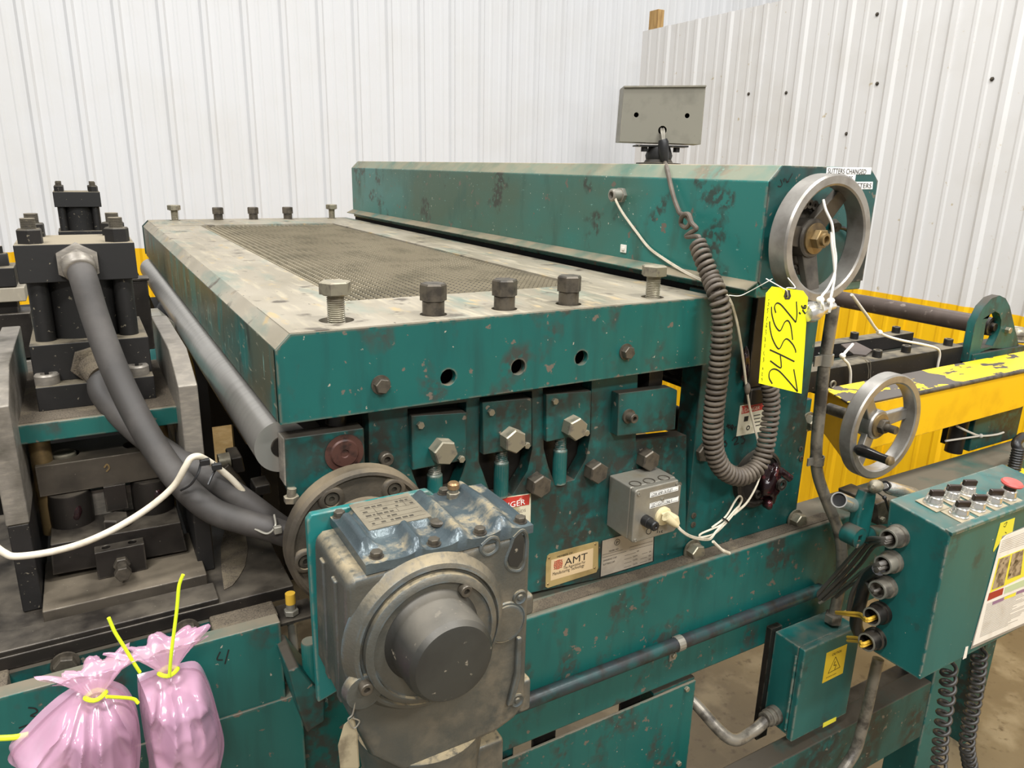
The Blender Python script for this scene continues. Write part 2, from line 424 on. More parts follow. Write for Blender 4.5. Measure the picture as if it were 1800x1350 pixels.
class MB:
    def __init__(s):
        s.v = []
        s.f = []

    def add(s, vs, fs):
        o = len(s.v)
        s.v += [Vector(x) for x in vs]
        s.f += [tuple(i + o for i in q) for q in fs]
        return s

    def box(s, x0, x1, y0, y1, z0, z1):
        vs = [(x, y, z) for z in (z0, z1) for y in (y0, y1) for x in (x0, x1)]
        return s.add(vs, [(0, 2, 3, 1), (4, 5, 7, 6), (0, 1, 5, 4), (2, 6, 7, 3), (0, 4, 6, 2), (1, 3, 7, 5)])

    def prism(s, pts, vec):
        pts = [Vector(p) for p in pts]
        vec = Vector(vec)
        n = len(pts)
        nm = Vector((0, 0, 0))
        for i in range(n):
            nm += pts[i].cross(pts[(i + 1) % n])
        if nm.dot(vec) > 0:
            pts.reverse()
        return s.add(pts + [p + vec for p in pts], [tuple(range(n)), tuple(range(2 * n - 1, n - 1, -1))] +
                     [((i + 1) % n, i, i + n, (i + 1) % n + n) for i in range(n)])

    def plate(s, outer, holes, fn, t):
        """outer/holes: 2D loops, fn(u,v,w) -> 3D, thickness from w=0 to w=t"""
        loops = [outer] + list(holes)
        tri = tessellate_polygon([[Vector((p[0], p[1], 0)) for p in lp] for lp in loops])
        flat = [p for lp in loops for p in lp]
        n = len(flat)
        vs = [fn(p[0], p[1], 0) for p in flat] + [fn(p[0], p[1], t) for p in flat]
        fs = [tuple(q) for q in tri] + [tuple(i + n for i in reversed(q)) for q in tri]
        o = 0
        for lp in loops:
            k = len(lp)
            for i in range(k):
                a, b = o + i, o + (i + 1) % k
                fs.append((a, b, b + n, a + n))
            o += k
        return s.add(vs, fs)

    def lathe(s, org, ax, prof, seg=28, a0=0.0):
        u, v, w = frame(ax)
        org = Vector(org)
        vs = []
        fs = []
        m = len(prof)
        for i in range(seg):
            a = a0 + 2 * math.pi * i / seg
            d = u * math.cos(a) + v * math.sin(a)
            for (r, h) in prof:
                vs.append(org + d * r + w * h)
        for i in range(seg):
            j = (i + 1) % seg
            for k in range(m - 1):
                fs.append((i * m + k, j * m + k, j * m + k + 1, i * m + k + 1))
        closed = prof[0] == prof[-1]
        if prof[0][0] > 1e-6 and not closed:
            fs.append(tuple(i * m for i in reversed(range(seg))))
        if prof[-1][0] > 1e-6 and not closed:
            fs.append(tuple(i * m + m - 1 for i in range(seg)))
        return s.add(vs, fs)

    def cyl(s, p0, p1, r, r1=None, seg=24, a0=0.0):
        p0, p1 = Vector(p0), Vector(p1)
        L = (p1 - p0).length
        return s.lathe(p0, p1 - p0, [(r, 0), (r if r1 is None else r1, L)], seg, a0)

    def hexp(s, p0, p1, af, ch=0.12, a0=0.0):
        p0, p1 = Vector(p0), Vector(p1)
        L = (p1 - p0).length
        R = af / math.sqrt(3)
        s.lathe(p0, p1 - p0, [(R, 0), (R, L * 0.9), (R * 0.9, L)], 6, a0)
        return s

    def ring(s, org, ax, ro, ri, h, seg=36):
        return s.lathe(org, ax, [(ri, 0), (ro, 0), (ro, h), (ri, h), (ri, 0)], seg)

    def tube(s, pts, r, seg=10, closed=False):
        pts = [Vector(p) for p in pts]
        n = len(pts)
        rr = r if isinstance(r, (list, tuple)) else [r] * n
        tg = []
        for i in range(n):
            a = pts[(i - 1) % n] if (closed or i) else pts[0]
            b = pts[(i + 1) % n] if (closed or i < n - 1) else pts[-1]
            d = b - a
            tg.append(d.normalized() if d.length > 1e-9 else Vector((0, 0, 1)))
        u, v, _ = frame(tg[0])
        vs = []
        for i in range(n):
            if i:
                q = tg[i - 1].rotation_difference(tg[i])
                u = q @ u
            u = (u - tg[i] * u.dot(tg[i])).normalized()
            v = tg[i].cross(u)
            for k in range(seg):
                a = 2 * math.pi * k / seg
                vs.append(pts[i] + (u * math.cos(a) + v * math.sin(a)) * rr[i])
        fs = []
        for i in range(n if closed else n - 1):
            j = (i + 1) % n
            for k in range(seg):
                k2 = (k + 1) % seg
                fs.append((i * seg + k, i * seg + k2, j * seg + k2, j * seg + k))
        if not closed:
            fs.append(tuple(reversed(range(seg))))
            fs.append(tuple((n - 1) * seg + k for k in range(seg)))
        return s.add(vs, fs)

    def coil(s, path, R, pitch, r, seg=7, per=14):
        pts = smooth(path, 24)
        L = [0]
        for i in range(1, len(pts)):
            L.append(L[-1] + (pts[i] - pts[i - 1]).length)
        out = []
        tot = L[-1]
        N = int(tot / pitch * per)
        j = 0
        u = None
        pt = None
        for i in range(N + 1):
            d = tot * i / N
            while j < len(pts) - 2 and L[j + 1] < d:
                j += 1
            k = (d - L[j]) / max(1e-9, L[j + 1] - L[j])
            p = pts[j].lerp(pts[j + 1], k)
            t = (pts[j + 1] - pts[j]).normalized()
            if u is None:
                u, v, _ = frame(t)
            else:
                u = pt.rotation_difference(t) @ u
                u = (u - t * u.dot(t)).normalized()
            v = t.cross(u)
            pt = t
            a = 2 * math.pi * i / per
            RR = R(d / tot) if callable(R) else R
            out.append(p + (u * math.cos(a) + v * math.sin(a)) * RR)
        return s.tube(out, r, seg)

    def blob(s, c, r, sc=(1, 1, 1), amp=0.0, fr=20, n=16):
        c = Vector(c)
        vs = []
        fs = []
        for i in range(n + 1):
            th = math.pi * i / n
            for j in range(2 * n):
                ph = math.pi * j / n
                d = Vector((math.sin(th) * math.cos(ph), math.sin(th) * math.sin(ph), math.cos(th)))
                k = r * (1 + amp * noise.noise((c + d * r) * fr))
                vs.append(c + Vector((d.x * sc[0], d.y * sc[1], d.z * sc[2])) * k)
        for i in range(n):
            for j in range(2 * n):
                a, b = i * 2 * n + j, i * 2 * n + (j + 1) % (2 * n)
                fs.append((a, b, b + 2 * n, a + 2 * n)[::-1])
        return s.add(vs, fs)


def circ(cx, cy, r, n=22):
    return [(cx + r * math.cos(2 * math.pi * i / n), cy + r * math.sin(2 * math.pi * i / n)) for i in range(n)]


def woff(o):
    p = Vector((0, 0, 0))
    while o is not None:
        p += o.location
        o = o.parent
    return p


def mesh_of(name, mb, off=Vector((0, 0, 0)), ang=38):
    me = bpy.data.meshes.new(name)
    me.from_pydata([v - off for v in mb.v], [], mb.f)
    bm = bmesh.new()
    bm.from_mesh(me)
    bmesh.ops.remove_doubles(bm, verts=bm.verts, dist=1e-6)
    bmesh.ops.recalc_face_normals(bm, faces=bm.faces)
    bm.to_mesh(me)
    bm.free()
    for p in me.polygons:
        p.use_smooth = True
    me.set_sharp_from_angle(angle=math.radians(ang))
    return me


def link(o, parent, label, cat, group, kind):
    COL.objects.link(o)
    if parent is not None:
        o.parent = parent
    if label:
        o['label'] = label
    if cat:
        o['category'] = cat
    if group:
        o['group'] = group
    if kind:
        o['kind'] = kind
    return o


def obj(name, mb, m, parent=None, label=None, cat=None, group=None, kind=None, bevel=0, ang=38, seg=2):
    me = mesh_of(name, mb, woff(parent), ang)
    me.materials.append(M[m])
    o = bpy.data.objects.new(name, me)
    link(o, parent, label, cat, group, kind)
    if bevel:
        b = o.modifiers.new('bevel', 'BEVEL')
        b.width = bevel
        b.segments = seg
        b.limit_method = 'ANGLE'
        b.angle_limit = math.radians(40)
        b.harden_normals = True
    return o


def inst(name, me, loc, parent=None, rot=None, **kw):
    o = bpy.data.objects.new(name, me)
    link(o, parent, kw.get('label'), kw.get('cat'), kw.get('group'), kw.get('kind'))
    o.location = Vector(loc) - woff(parent)
    if rot is not None:
        o.rotation_euler = rot
    return o


def thing(name, label, cat, loc, group=None):
    o = bpy.data.objects.new(name, None)
    o.empty_display_size = 0.05
    o.location = loc
    return link(o, None, label, cat, group, None)


def mm(name, mb, m, ang=38):
    me = mesh_of(name, mb, Vector((0, 0, 0)), ang)
    me.materials.append(M[m])
    return me


# writing ------------------------------------------------------------------
def text_mb(txt, org, right, up, h, w=None, align='LEFT', shear=0.0, t=0.0003):
    """flat raised lettering: baseline origin, direction, cap height h, optional total width w"""
    cu = bpy.data.curves.new('t', 'FONT')
    cu.body = txt
    cu.size = 1
    cu.resolution_u = 3
    cu.shear = shear
    ob = bpy.data.objects.new('t', cu)
    COL.objects.link(ob)
    dg = bpy.context.evaluated_depsgraph_get()
    me = bpy.data.meshes.new_from_object(ob.evaluated_get(dg))
    vs = [v.co.copy() for v in me.vertices]
    fs = [tuple(p.vertices) for p in me.polygons]
    bpy.data.objects.remove(ob)
    bpy.data.curves.remove(cu)
    bpy.data.meshes.remove(me)
    mb = MB()
    if not vs:
        return mb
    x0 = min(v.x for v in vs)
    x1 = max(v.x for v in vs)
    kx = ky = h / 0.70
    if w:
        kx = w / (x1 - x0)
    right = Vector(right).normalized()
    up = Vector(up).normalized()
    nm = right.cross(up)
    ox = {'LEFT': 0, 'CENTER': -(x1 - x0) / 2, 'RIGHT': -(x1 - x0)}[align]
    mb.add([Vector(org) + right * ((v.x - x0 + ox) * kx) + up * (v.y * ky) + nm * t for v in vs], fs)
    return mb


def stroke_mb(lines, w, nm, lift=0.0004):
    """handwriting: list of 3D polylines -> flat ribbons"""
    mb = MB()
    nm = Vector(nm).normalized()
    for ln in lines:
        p = smooth(ln, 5) if len(ln) > 2 else [Vector(q) for q in ln]
        vs = []
        for i in range(len(p)):
            d = p[min(i + 1, len(p) - 1)] - p[max(i - 1, 0)]
            sd = d.cross(nm).normalized() * w / 2
            vs += [p[i] + sd + nm * lift, p[i] - sd + nm * lift]
        mb.add(vs, [(2 * i, 2 * i + 1, 2 * i + 3, 2 * i + 2) for i in range(len(p) - 1)])
    return mb


# shared bolt meshes (axis +Z, base at origin)
def hexbolt(af, h, m, washer=0, mark=True):
    mb = MB()
    z = 0
    if washer:
        mb.cyl((0, 0, 0), (0, 0, washer), af * 0.72, seg=24)
        z = washer
    mb.hexp((0, 0, z), (0, 0, z + h), af, a0=0.3)
    return mm('hex_bolt', mb, m, 30)


def sockbolt(d, h, m, base=0):
    mb = MB()
    r = d / 2
    if base:
        mb.cyl((0, 0, 0), (0, 0, base), r * 1.5, seg=22)
    mb.lathe((0, 0, base), (0, 0, 1), [(r, 0), (r, h * 0.9), (r * 0.9, h), (r * 0.5, h), (r * 0.5, h * 0.45), (0, h * 0.45)], 20)
    return mm('socket_screw', mb, m, 30)


RY = (math.pi / 2, 0, 0)      # +Z axis -> -Y (points to the viewer's side of the machine)
RX = (0, -math.pi / 2, 0)     # +Z axis -> -X
# ================================================================== setting
fl = MB().box(-4, 7, -4, 9, -0.05, 0)
obj('floor', fl, 'concrete', kind='structure')


def sheet(L, pitch, phase, h, z0, z1, fn):
    """ribbed sheet: profile along u from 0..L; fn(u, d, z) with d = height of the rib towards the room"""
    prof = [(0.0, 0.0)]
    k = math.ceil((0 - phase) / pitch) - 1
    while phase + k * pitch < L + pitch:
        c = phase + k * pitch
        for (du, d) in ((-0.026, 0), (-0.012, h), (0.012, h), (0.026, 0)):
            prof.append((c + du, d))
        for q in (1 / 3, 2 / 3):
            cc = c + pitch * q
            for (du, d) in ((-0.014, 0), (-0.006, 0.003), (0.006, 0.003), (0.014, 0)):
                prof.append((cc + du, d))
        k += 1
    prof.append((L, 0.0))
    prof = sorted([p for p in prof if 0 <= p[0] <= L])
    mb = MB()
    vs = []
    for (u, d) in prof:
        vs += [fn(u, d, z0), fn(u, d, z1)]
    mb.add(vs, [(2 * i, 2 * i + 2, 2 * i + 3, 2 * i + 1) for i in range(len(prof) - 1)])
    return mb


YW, ZY = 5.02, 1.18
wb = obj('wall_back', MB().box(-3.2, 6.2, YW + 0.01, YW + 0.15, 0, 6.5), 'wall', kind='structure')
x = -0.138 - 0.2286 * 12.5
while x < 6:
    for (z0, z1, m_, nm_) in ((ZY, 6.5, 'wall', 'white_panel'), (0, ZY + 0.01, 'wall_yellow', 'yellow_panel')):
        off = 0.0 if m_ == 'wall' else 0.004
        obj(nm_, sheet(0.9144, 0.2286, 0.1143, 0.016, z0, z1, lambda u, d, z, x=x, off=off: V(x + u, YW - d - off, z)), m_, wb, ang=20)
    x += 0.9144
XW = 3.16
wr = obj('wall_right', MB().box(XW + 0.004, XW + 0.09, -1.2, 3.93, 0, 2.53), 'wall2', kind='structure')
y = 3.93
while y > -1.1:
    for (z0, z1, m_, nm_) in ((ZY, 2.53, 'wall2', 'white_panel'), (0, ZY + 0.01, 'wall_yellow', 'yellow_panel')):
        off = 0.0 if m_ == 'wall2' else 0.004
        obj(nm_, sheet(0.996, 0.249, 0.235, 0.010, z0, z1, lambda u, d, z, y=y, off=off: V(XW - d - off, y - u, z)), m_, wr, ang=20)
    y -= 0.996
scr = mm('wall_screw', MB().lathe((0, 0, 0), (-1, 0, 0), [(0.009, 0), (0.008, 0.003), (0.005, 0.003), (0.004, 0.006)], 6), 'bolt_dark')
for p in ((1316, 165), (1382, 163), (1542, 147), (1744, 139), (1542, 25), (1488, 235)):
    inst('screw', scr, at(*p, X=XW - 0.001), wr)
tp = obj('timber_post', MB().box(at(1141, 30, Y=4.24).x, at(1167.5, 30, Y=4.15).x, 4.15, 4.24, 0, at(1154, 15, Y=4.15).z), 'wood', label='raw timber stud standing up behind the free white partition wall', cat='post', bevel=0.004)

# ================================================================== slitter table (the flat deck with the grille)
X0, X1, Y0, Y1, ZT, ZB = 0.189, 0.922, 0.905, 2.93, 1.4995, 1.383
TK = 0.012
t = thing('machine_table', 'long teal slitter table with dusty top plate, expanded metal grille and upright bolts', 'machine table', ((X0 + X1) / 2, 1.9, ZB))
GX0, GX1, GY0, GY1 = 0.342, 0.785, 1.098, 2.645
hole_fn = lambda w0: (lambda u, v, w: V(u, v, w0 - w))
BXN = [0.284, 0.420, 0.534, 0.647, 0.815]
BXF = [0.293, 0.437, 0.559, 0.684, 0.852]
BYN = [0.962, 0.949, 0.947, 0.944, 0.943]
rbig, rsm = 0.0235, 0.0175
HR = [rbig, rsm + 0.002, rsm + 0.002, rsm + 0.003, 0.019]
obj('front_strip', MB().plate([(X0 + 0.019, Y0 + 0.002), (X1, Y0 + 0.002), (X1, GY0), (X0 + 0.019, GY0)], [circ(a, b, c) for a, b, c in zip(BXN, BYN, HR)], hole_fn(ZT), TK), 'deck_top', t)
obj('back_strip', MB().plate([(X0 + 0.019, GY1), (X1, GY1), (X1, Y1), (X0 + 0.019, Y1)], [circ(a, Y1 - 0.045, 0.018) for a in BXF], hole_fn(ZT), TK), 'deck_top', t)
obj('left_strip', MB().box(X0 + 0.019, GX0, GY0 + 0.0008, GY1 - 0.0008, ZT - TK, ZT - 0.0006), 'deck_top', t, bevel=0.001)
obj('right_strip', MB().box(GX1, X1, GY0 + 0.0008, GY1 - 0.0008, ZT - TK, ZT - 0.0006), 'deck_top', t, bevel=0.001)
# left skirt with its bevelled top edge; bottom far corner cut away
sk = MB()
prof = [(X0 + 0.0005, ZT - 0.0195), (X0, ZT - 0.0195), (X0, ZB), (X0 + 0.01, ZB), (X0 + 0.01, ZT - 0.024), (X0 + 0.019, ZT - TK)]
sk.prism([(a, Y0 + 0.004, b) for a, b in prof], (0, Y1 - 0.06 - Y0, 0))
obj('chamfer_strip', MB().prism([(X0 + 0.0196, Y0 + 0.003, ZT - 0.0002), (X0, Y0 + 0.003, ZT - 0.019), (X0 + 0.006, Y0 + 0.003, ZT - 0.022), (X0 + 0.0196, Y0 + 0.003, ZT - 0.009)], (0, Y1 - 0.05 - Y0, 0)), 'deck_top', t, bevel=0.0006)
obj('left_skirt', sk, 'deck_side', t, bevel=0.001, label='rubbed and scratched teal side skirt with bevelled top edge')
ep = [(X0, ZB), (X1, ZB - 0.002), (X1, ZT - 0.001), (X0 + 0.019, ZT - 0.001), (X0, ZT - 0.02)]
hl = [circ(*[at(*p, Y=Y0)[i] for i in (0, 2)], 0.0118) for p in ((787, 663), (910, 645), (1021, 629))]
obj('end_plate', MB().plate(ep, hl, lambda u, v, w: V(u, Y0 - 0.002 + w, v), 0.012), 'teal', t, bevel=0.0012, label='scraped teal end plate with three round holes')
obj('far_end_plate', MB().prism([(a, Y1 - 0.012, b) for a, b in ep], (0, 0.012, 0)), 'teal_grimy', t)
obj('right_skirt', MB().box(X1 - 0.01, X1, Y0 + 0.014, Y1 - 0.014, ZB, ZT - TK), 'teal_grimy', t)
obj('hole_shade_sheet', MB().box(X0 + 0.03, X1 - 0.02, Y0 + 0.10, Y0 + 0.11, ZB - 0.03, ZT - TK - 0.02), 'interior', t)  # black sheet added so the end plate holes look dark inside
b_end = hexbolt(0.0185, 0.010, 'bolt_dark', 0.002)
for p in ((669, 676), (1100, 618)):
    inst('end_bolt', b_end, at(*p, Y=Y0 - 0.002), t, RY)
# expanded metal grille: diamond strands
gr = MB()
dx, dy = 0.0148, 0.0068
nx, ny = int((GX1 - GX0) / dx), int((GY1 - GY0) / dy)
zg = ZT - 0.0055
w_, h_ = 0.0012, 0.0020
for i in range(nx + 1):
    xx = GX0 + (i + 0.5) * (GX1 - GX0) / (nx + 1)
    for j in range(ny):
        sa = 1 if (i + j) % 2 else -1
        xa, xb = xx + sa * dx * 0.10, xx - sa * dx * 0.10
        ya, yb = GY0 + j * dy, GY0 + (j + 1) * dy
        za, zb = zg + sa * 0.0006, zg - sa * 0.0006
        gr.add([(xa - w_, ya, za - h_), (xa + w_, ya, za - h_), (xa - w_ * 0.3, ya, za + h_), (xb - w_, yb, zb - h_), (xb + w_, yb, zb - h_), (xb - w_ * 0.3, yb, zb + h_)],
               [(0, 3, 5, 2), (1, 2, 5, 4), (0, 1, 4, 3)])
        if (i + j) % 2 and i < nx:
            x2_, zl_ = xx + (GX1 - GX0) / (nx + 1), zg - 0.0030
            gr.add([(xx, ya - w_, zl_ - 0.001), (xx, ya + w_, zl_ - 0.001), (xx, ya, zl_ + 0.001), (x2_, ya - w_, zl_ - 0.001), (x2_, ya + w_, zl_ - 0.001), (x2_, ya, zl_ + 0.001)],
                   [(0, 3, 5, 2), (1, 2, 5, 4), (0, 1, 4, 3)])
gme = bpy.data.meshes.new('grille')
go_ = woff(t)
gme.from_pydata([v - go_ for v in gr.v], [], gr.f)
M['grille'] = mat('dusty_expanded_metal', '#958b75', 0.6, 0.1, [([('n', 12, 0.45, 0.65)], '#7f7763', 0.6, 0.1)])
gme.materials.append(M['grille'])
g_o = link(bpy.data.objects.new('grille', gme), t, 'dusty expanded metal mesh let into the table top', None, None, 'stuff')
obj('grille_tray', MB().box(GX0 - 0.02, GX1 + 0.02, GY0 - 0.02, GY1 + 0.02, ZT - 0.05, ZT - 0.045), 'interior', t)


def upright_bolt(loc, kind):
    x_, y_, z_ = loc
    if kind == 'tall':
        hd = obj('bolt', MB().hexp((x_, y_, z_ + 0.036), (x_, y_, z_ + 0.0525), 0.0375, a0=0.5).cyl((x_, y_, z_ + 0.0345), (x_, y_, z_ + 0.036), 0.017), 'bolt', t, ang=30)
        th = MB()
        pr_ = [(0.0, -0.01)]
        z = -0.01
        while z < 0.034:
            pr_ += [(0.0108, z), (0.0122, z + 0.0013), (0.0108, z + 0.0026)]
            z += 0.0028
        th.lathe((x_, y_, z_), (0, 0, 1), pr_, 18)
        obj('threaded_shank', th, 'bolt', hd, ang=20)
    else:
        hd = obj('bolt', MB().hexp((x_, y_, z_ + 0.020), (x_, y_, z_ + 0.044), 0.0330, a0=0.2), 'bolt_dark', t, ang=30)
        obj('collar', MB().lathe((x_, y_, z_), (0, 0, 1), [(0.0158, -0.008), (0.0158, 0.0185), (0.0145, 0.020)], 20), 'bolt_dark', hd, ang=30)


for i in range(5):
    upright_bolt((BXN[i], BYN[i], ZT), 'tall' if i in (0, 4) else 'short')
    upright_bolt((BXF[i], Y1 - 0.045, ZT), 'tall' if i in (0, 4) else 'short')

# ================================================================== slitter hood
HX, HY0, HY1, HZB, HZC, HZT, HX1 = 0.945, 0.838, 2.91, 1.532, 1.689, 1.7145, 1.214
h = thing('slitter_hood', 'long teal steel hood with sloped top edges standing behind the machine table', 'machine hood', ((HX + HX1) / 2, 1.9, HZB))
pf = [(HX, HZB), (HX, HZC), (HX + 0.026, HZT), (HX1 - 0.025, HZT), (HX1, HZC + 0.004), (HX1, HZB - 0.028), (HX + 0.004, HZB - 0.028)]
obj('shell', MB().prism([(a, HY0 + 0.003, b) for a, b in pf], (0, HY1 - HY0 - 0.003, 0)), 'hood', h, bevel=0.0025)
obj('end_panel', MB().prism([(HX + 0.001, HY0, HZB + 0.0), (HX + 0.001, HY0, HZC), (HX + 0.0265, HY0, HZT - 0.0008), (HX1 - 0.0255, HY0, HZT - 0.0008), (HX1 - 0.001, HY0, HZC + 0.004), (HX1 - 0.001, HY0, HZB - 0.012), (HX + 0.012, HY0, HZB - 0.012)], (0, 0.003, 0)), 'hood_end', h)
obj('flange', MB().prism([(HX + 0.001, HY0 + 0.002, HZB), (HX + 0.001, HY0 + 0.002, HZB - 0.003), (0.921, HY0, 1.518), (0.9195, HY0, 1.5205)], (0, HY1 - HY0, 0)), 'hood', h, bevel=0.0008, label='outward bent dusty lower flange')
# cable gland on the hood face
g = at(1094, 343, X=HX)
gl = MB()
gl.hexp(g, g + V(-0.008, 0, 0), 0.027)
gl.cyl(g + V(-0.008, 0, 0), g + V(-0.014, 0, 0), 0.0115)
gl.lathe(g + V(-0.014, 0, 0), (-1, 0, 0), [(0.0125, 0), (0.0125, 0.012), (0.0095, 0.014), (0.007, 0.014), (0.007, 0.004), (0, 0.004)], 20)
obj('cable_gland', gl, 'galv', h, ang=30)
p = at(1097, 437, X=HX)
obj('cable_clip', MB().box(p.x - 0.003, p.x, p.y - 0.009, p.y + 0.009, p.z - 0.008, p.z + 0.008).box(p.x - 0.006, p.x - 0.003, p.y - 0.006, p.y + 0.002, p.z - 0.003, p.z + 0.003), 'white_plastic', h, bevel=0.001)


def decal(name, px, Y, m, parent, t_=0.0006, label=None):
    return obj(name, MB().prism([at(*p, Y=Y) for p in px], (0, -t_, 0)), m, parent, label=label)


def ytext(txt, px, py, Y, h_, w=None, align='LEFT', shear=0, tilt=0.0):
    o = at(px, py, Y=Y - 0.0008)
    return text_mb(txt, o, (1, 0, tilt), (0, 0, 1), h_, w, align, shear)


lb = decal('date_label', [(1453, 294), (1532, 294.5), (1530, 306.5), (1452, 306.5)], HY0, 'label_white', h)
obj('lettering', ytext('SLITTERS CHANGED', 1454.5, 304.6, HY0, 0.0082, 0.099), 'ink', lb)
lb = decal('date_label', [(1468, 307), (1504, 307), (1502, 320), (1466, 320)], HY0, 'label_white', h)
obj('lettering', ytext('5/20/2025', 1469.3, 317.8, HY0, 0.0082, 0.042), 'ink', lb)
lb = decal('date_label', [(1480, 319.5), (1534, 319.5), (1533, 332.5), (1478, 332.5)], HY0, 'label_white', h)
obj('lettering', ytext('SLITTERS', 1531, 330.8, HY0, 0.0082, 0.058, 'RIGHT'), 'ink', lb)
sc_ = lambda pts, Y=HY0, s=1 / 5.19, ox=1340, oy=300: [at(ox + a * s, oy + b * s, Y=Y) for a, b in pts]
obj('marker_scribble', stroke_mb([sc_([(165, 80), (180, 120), (165, 145), (140, 140)]), sc_([(185, 90), (205, 70), (200, 95), (190, 100)]), sc_([(275, 25), (250, 70), (225, 105)]), sc_([(215, 75), (222, 105), (245, 95)])], 0.0016, (0, -1, 0)), 'ink', h)

# ================================================================== slitter frame: side plate, uprights, beams
YP = 0.935
fr = thing('slitting_machine', 'grimy teal slitter frame of side plate, upright and long beam', 'slitting machine', (0.7, 1.0, 0.0))
q2 = lambda px, py, Y=YP: (lambda p: (p.x, p.z))(at(px, py, Y=Y))
out = [q2(648, 745), q2(650, 1000), q2(660, 1100), q2(1206, 985), q2(1207, 765), q2(1118, 775), q2(1122, 640), q2(645, 700)]
cr = lambda pts: [q2(680 + a / 3.333, 620 + b / 3.333) for a, b in pts]
slots = [cr([(122, 330), (465, 290), (462, 640), (445, 700), (405, 800), (240, 850), (182, 790), (150, 700)]),
         cr([(545, 265), (850, 225), (852, 560), (825, 690), (735, 838), (612, 838), (570, 720), (540, 640)]),
         cr([(915, 200), (1200, 165), (1195, 470), (1165, 625), (1098, 745), (985, 770), (945, 660), (920, 560)])]
sp_ = obj('side_plate', MB().plate(out, slots, lambda u, v, w: V(u, YP + w, v), 0.028), 'teal_grimy', fr, bevel=0.001)
obj('slot_backing', MB().box(0.32, 0.80, YP + 0.03, YP + 0.04, 1.13, 1.37), 'steel_dark', fr)
# three adjusting blocks in the slots
BL = [[(723, 731), (821, 725), (819.5, 809), (725, 827)], [(848, 707), (935, 700), (935, 785), (849.5, 800)], [(960.5, 693.5), (1040, 687), (1038, 761), (960.5, 777.5)]]
BB = [(782, 792), (903.5, 772.5), (1011.5, 751.5)]
SM = [[(738, 746.6), (809.6, 806)], [(862, 724), (924.5, 782)], [(974, 704.6), (1029, 760)]]
PN = [(764, 822, 880), (881.6, 797, 871), (985.5, 776, 848)]
big = hexbolt(0.0335, 0.022, 'bolt')
bigd = hexbolt(0.0335, 0.022, 'bolt_dark')
sml = hexbolt(0.0095, 0.006, 'bolt')
for i in range(3):
    bx = obj('adjusting_block', MB().prism([at(*p, Y=YP - 0.010) for p in BL[i]], (0, 0.03, 0)), 'teal_grimy', fr, bevel=0.0015)
    o = inst('hex_bolt', big, at(BB[i][0] - 8, BB[i][1] - 3, Y=YP - 0.010), bx, (math.pi / 2, 0.25 * i, 0))
    for p in SM[i]:
        inst('small_bolt', sml, at(*p, Y=YP - 0.010), bx, RY)
    a, b, c = PN[i]
    pt_, pb_ = at(a, b, Y=YP + 0.004), at(a, c, Y=YP + 0.004)
    pb_.x = pt_.x
    L = (pt_ - pb_).length
    pr_ = [(0.0118, 0.0), (0.0118, L * 0.80), (0.0095, L * 0.84)]
    z = L * 0.84
    while z < L + 0.01:
        pr_ += [(0.0085, z), (0.0098, z + 0.0015), (0.0085, z + 0.003)]
        z += 0.0032
    obj('adjusting_pin', MB().lathe(pb_, (0, 0, 1), pr_, 18), 'teal_box', bx, ang=25)
for p in ((941, 848), (1041, 825), (1132, 804)):
    inst('hex_bolt', bigd, at(*p, Y=YP), fr, (math.pi / 2, 0.4, 0))
inst('socket_screw', sockbolt(0.020, 0.012, 'bolt_dark'), at(676, 804, Y=YP), fr, RY)
kp = obj('keeper_plate', MB().prism([at(*p, Y=0.915) for p in ((1088, 692), (1180, 681), (1191, 686), (1187, 755), (1085, 767))], (0, 0.02, 0)), 'teal_grimy', fr, bevel=0.0015)
inst('socket_screw', sockbolt(0.0165, 0.014, 'bolt_dark', 0.004), at(1104, 731, Y=0.915), kp, RY)
obj('spacer_block', MB().box(0.815, 0.845, YP + 0.0, YP + 0.04, 1.30, 1.385), 'steel_dark', fr)
# roller bearing support at the table corner
YB = 0.92
b0, b1 = at(500, 769, Y=YB), at(645, 853, Y=YB)
bs = obj('roller_support', MB().prism([at(*p, Y=YB) for p in ((500, 771), (640, 752), (644, 870), (515, 880), (503, 855))], (0, 0.028, 0)), 'teal_grimy', fr, bevel=0.002)
obj('support_edge', MB().prism([at(*p, Y=YB + 0.001) for p in ((497, 772), (500, 771.5), (503.5, 855), (500, 852))], (0, 0.027, 0)), 'grinding', fr)
c = at(605, 796, Y=YB)
obj('bore_plug', MB().lathe(c + V(0, -0.001, 0), (0, -1, 0), [(0.027, 0), (0.027, 0.0006), (0.020, 0.0008), (0.018, 0.003), (0.006, 0.003), (0.005, 0.0015), (0, 0.0015)], 28), 'rust', bs)
obj('adjusting_screw', MB().cyl(at(513, 858, Y=YB - 0.004), at(512, 872, Y=YB - 0.004), 0.006).hexp(at(512, 872, Y=YB - 0.004), at(513, 882, Y=YB - 0.004), 0.018), 'bolt', bs)
for (a, b) in (((640, 765), (603, 752)),):
    pass
obj('hanger_stub', MB().cyl(at(590, 745, Y=0.95), at(592, 725, Y=0.95), 0.014), 'steel_dark', fr)
# main beam
BZ, BZ0, BY = 0.989, 0.735, 0.899
bm_ = obj('main_beam', MB().box(0.165, 2.3, BY, BY + 0.10, BZ0, BZ), 'teal', fr, bevel=0.006, seg=3)
bm2 = obj('beam_dirt', MB().box(0.45, 1.34, BY + 0.008, YP - 0.0005, BZ - 0.004, BZ + 0.0015), 'dirt', fr, label='brown dirt lying on the beam ledge')
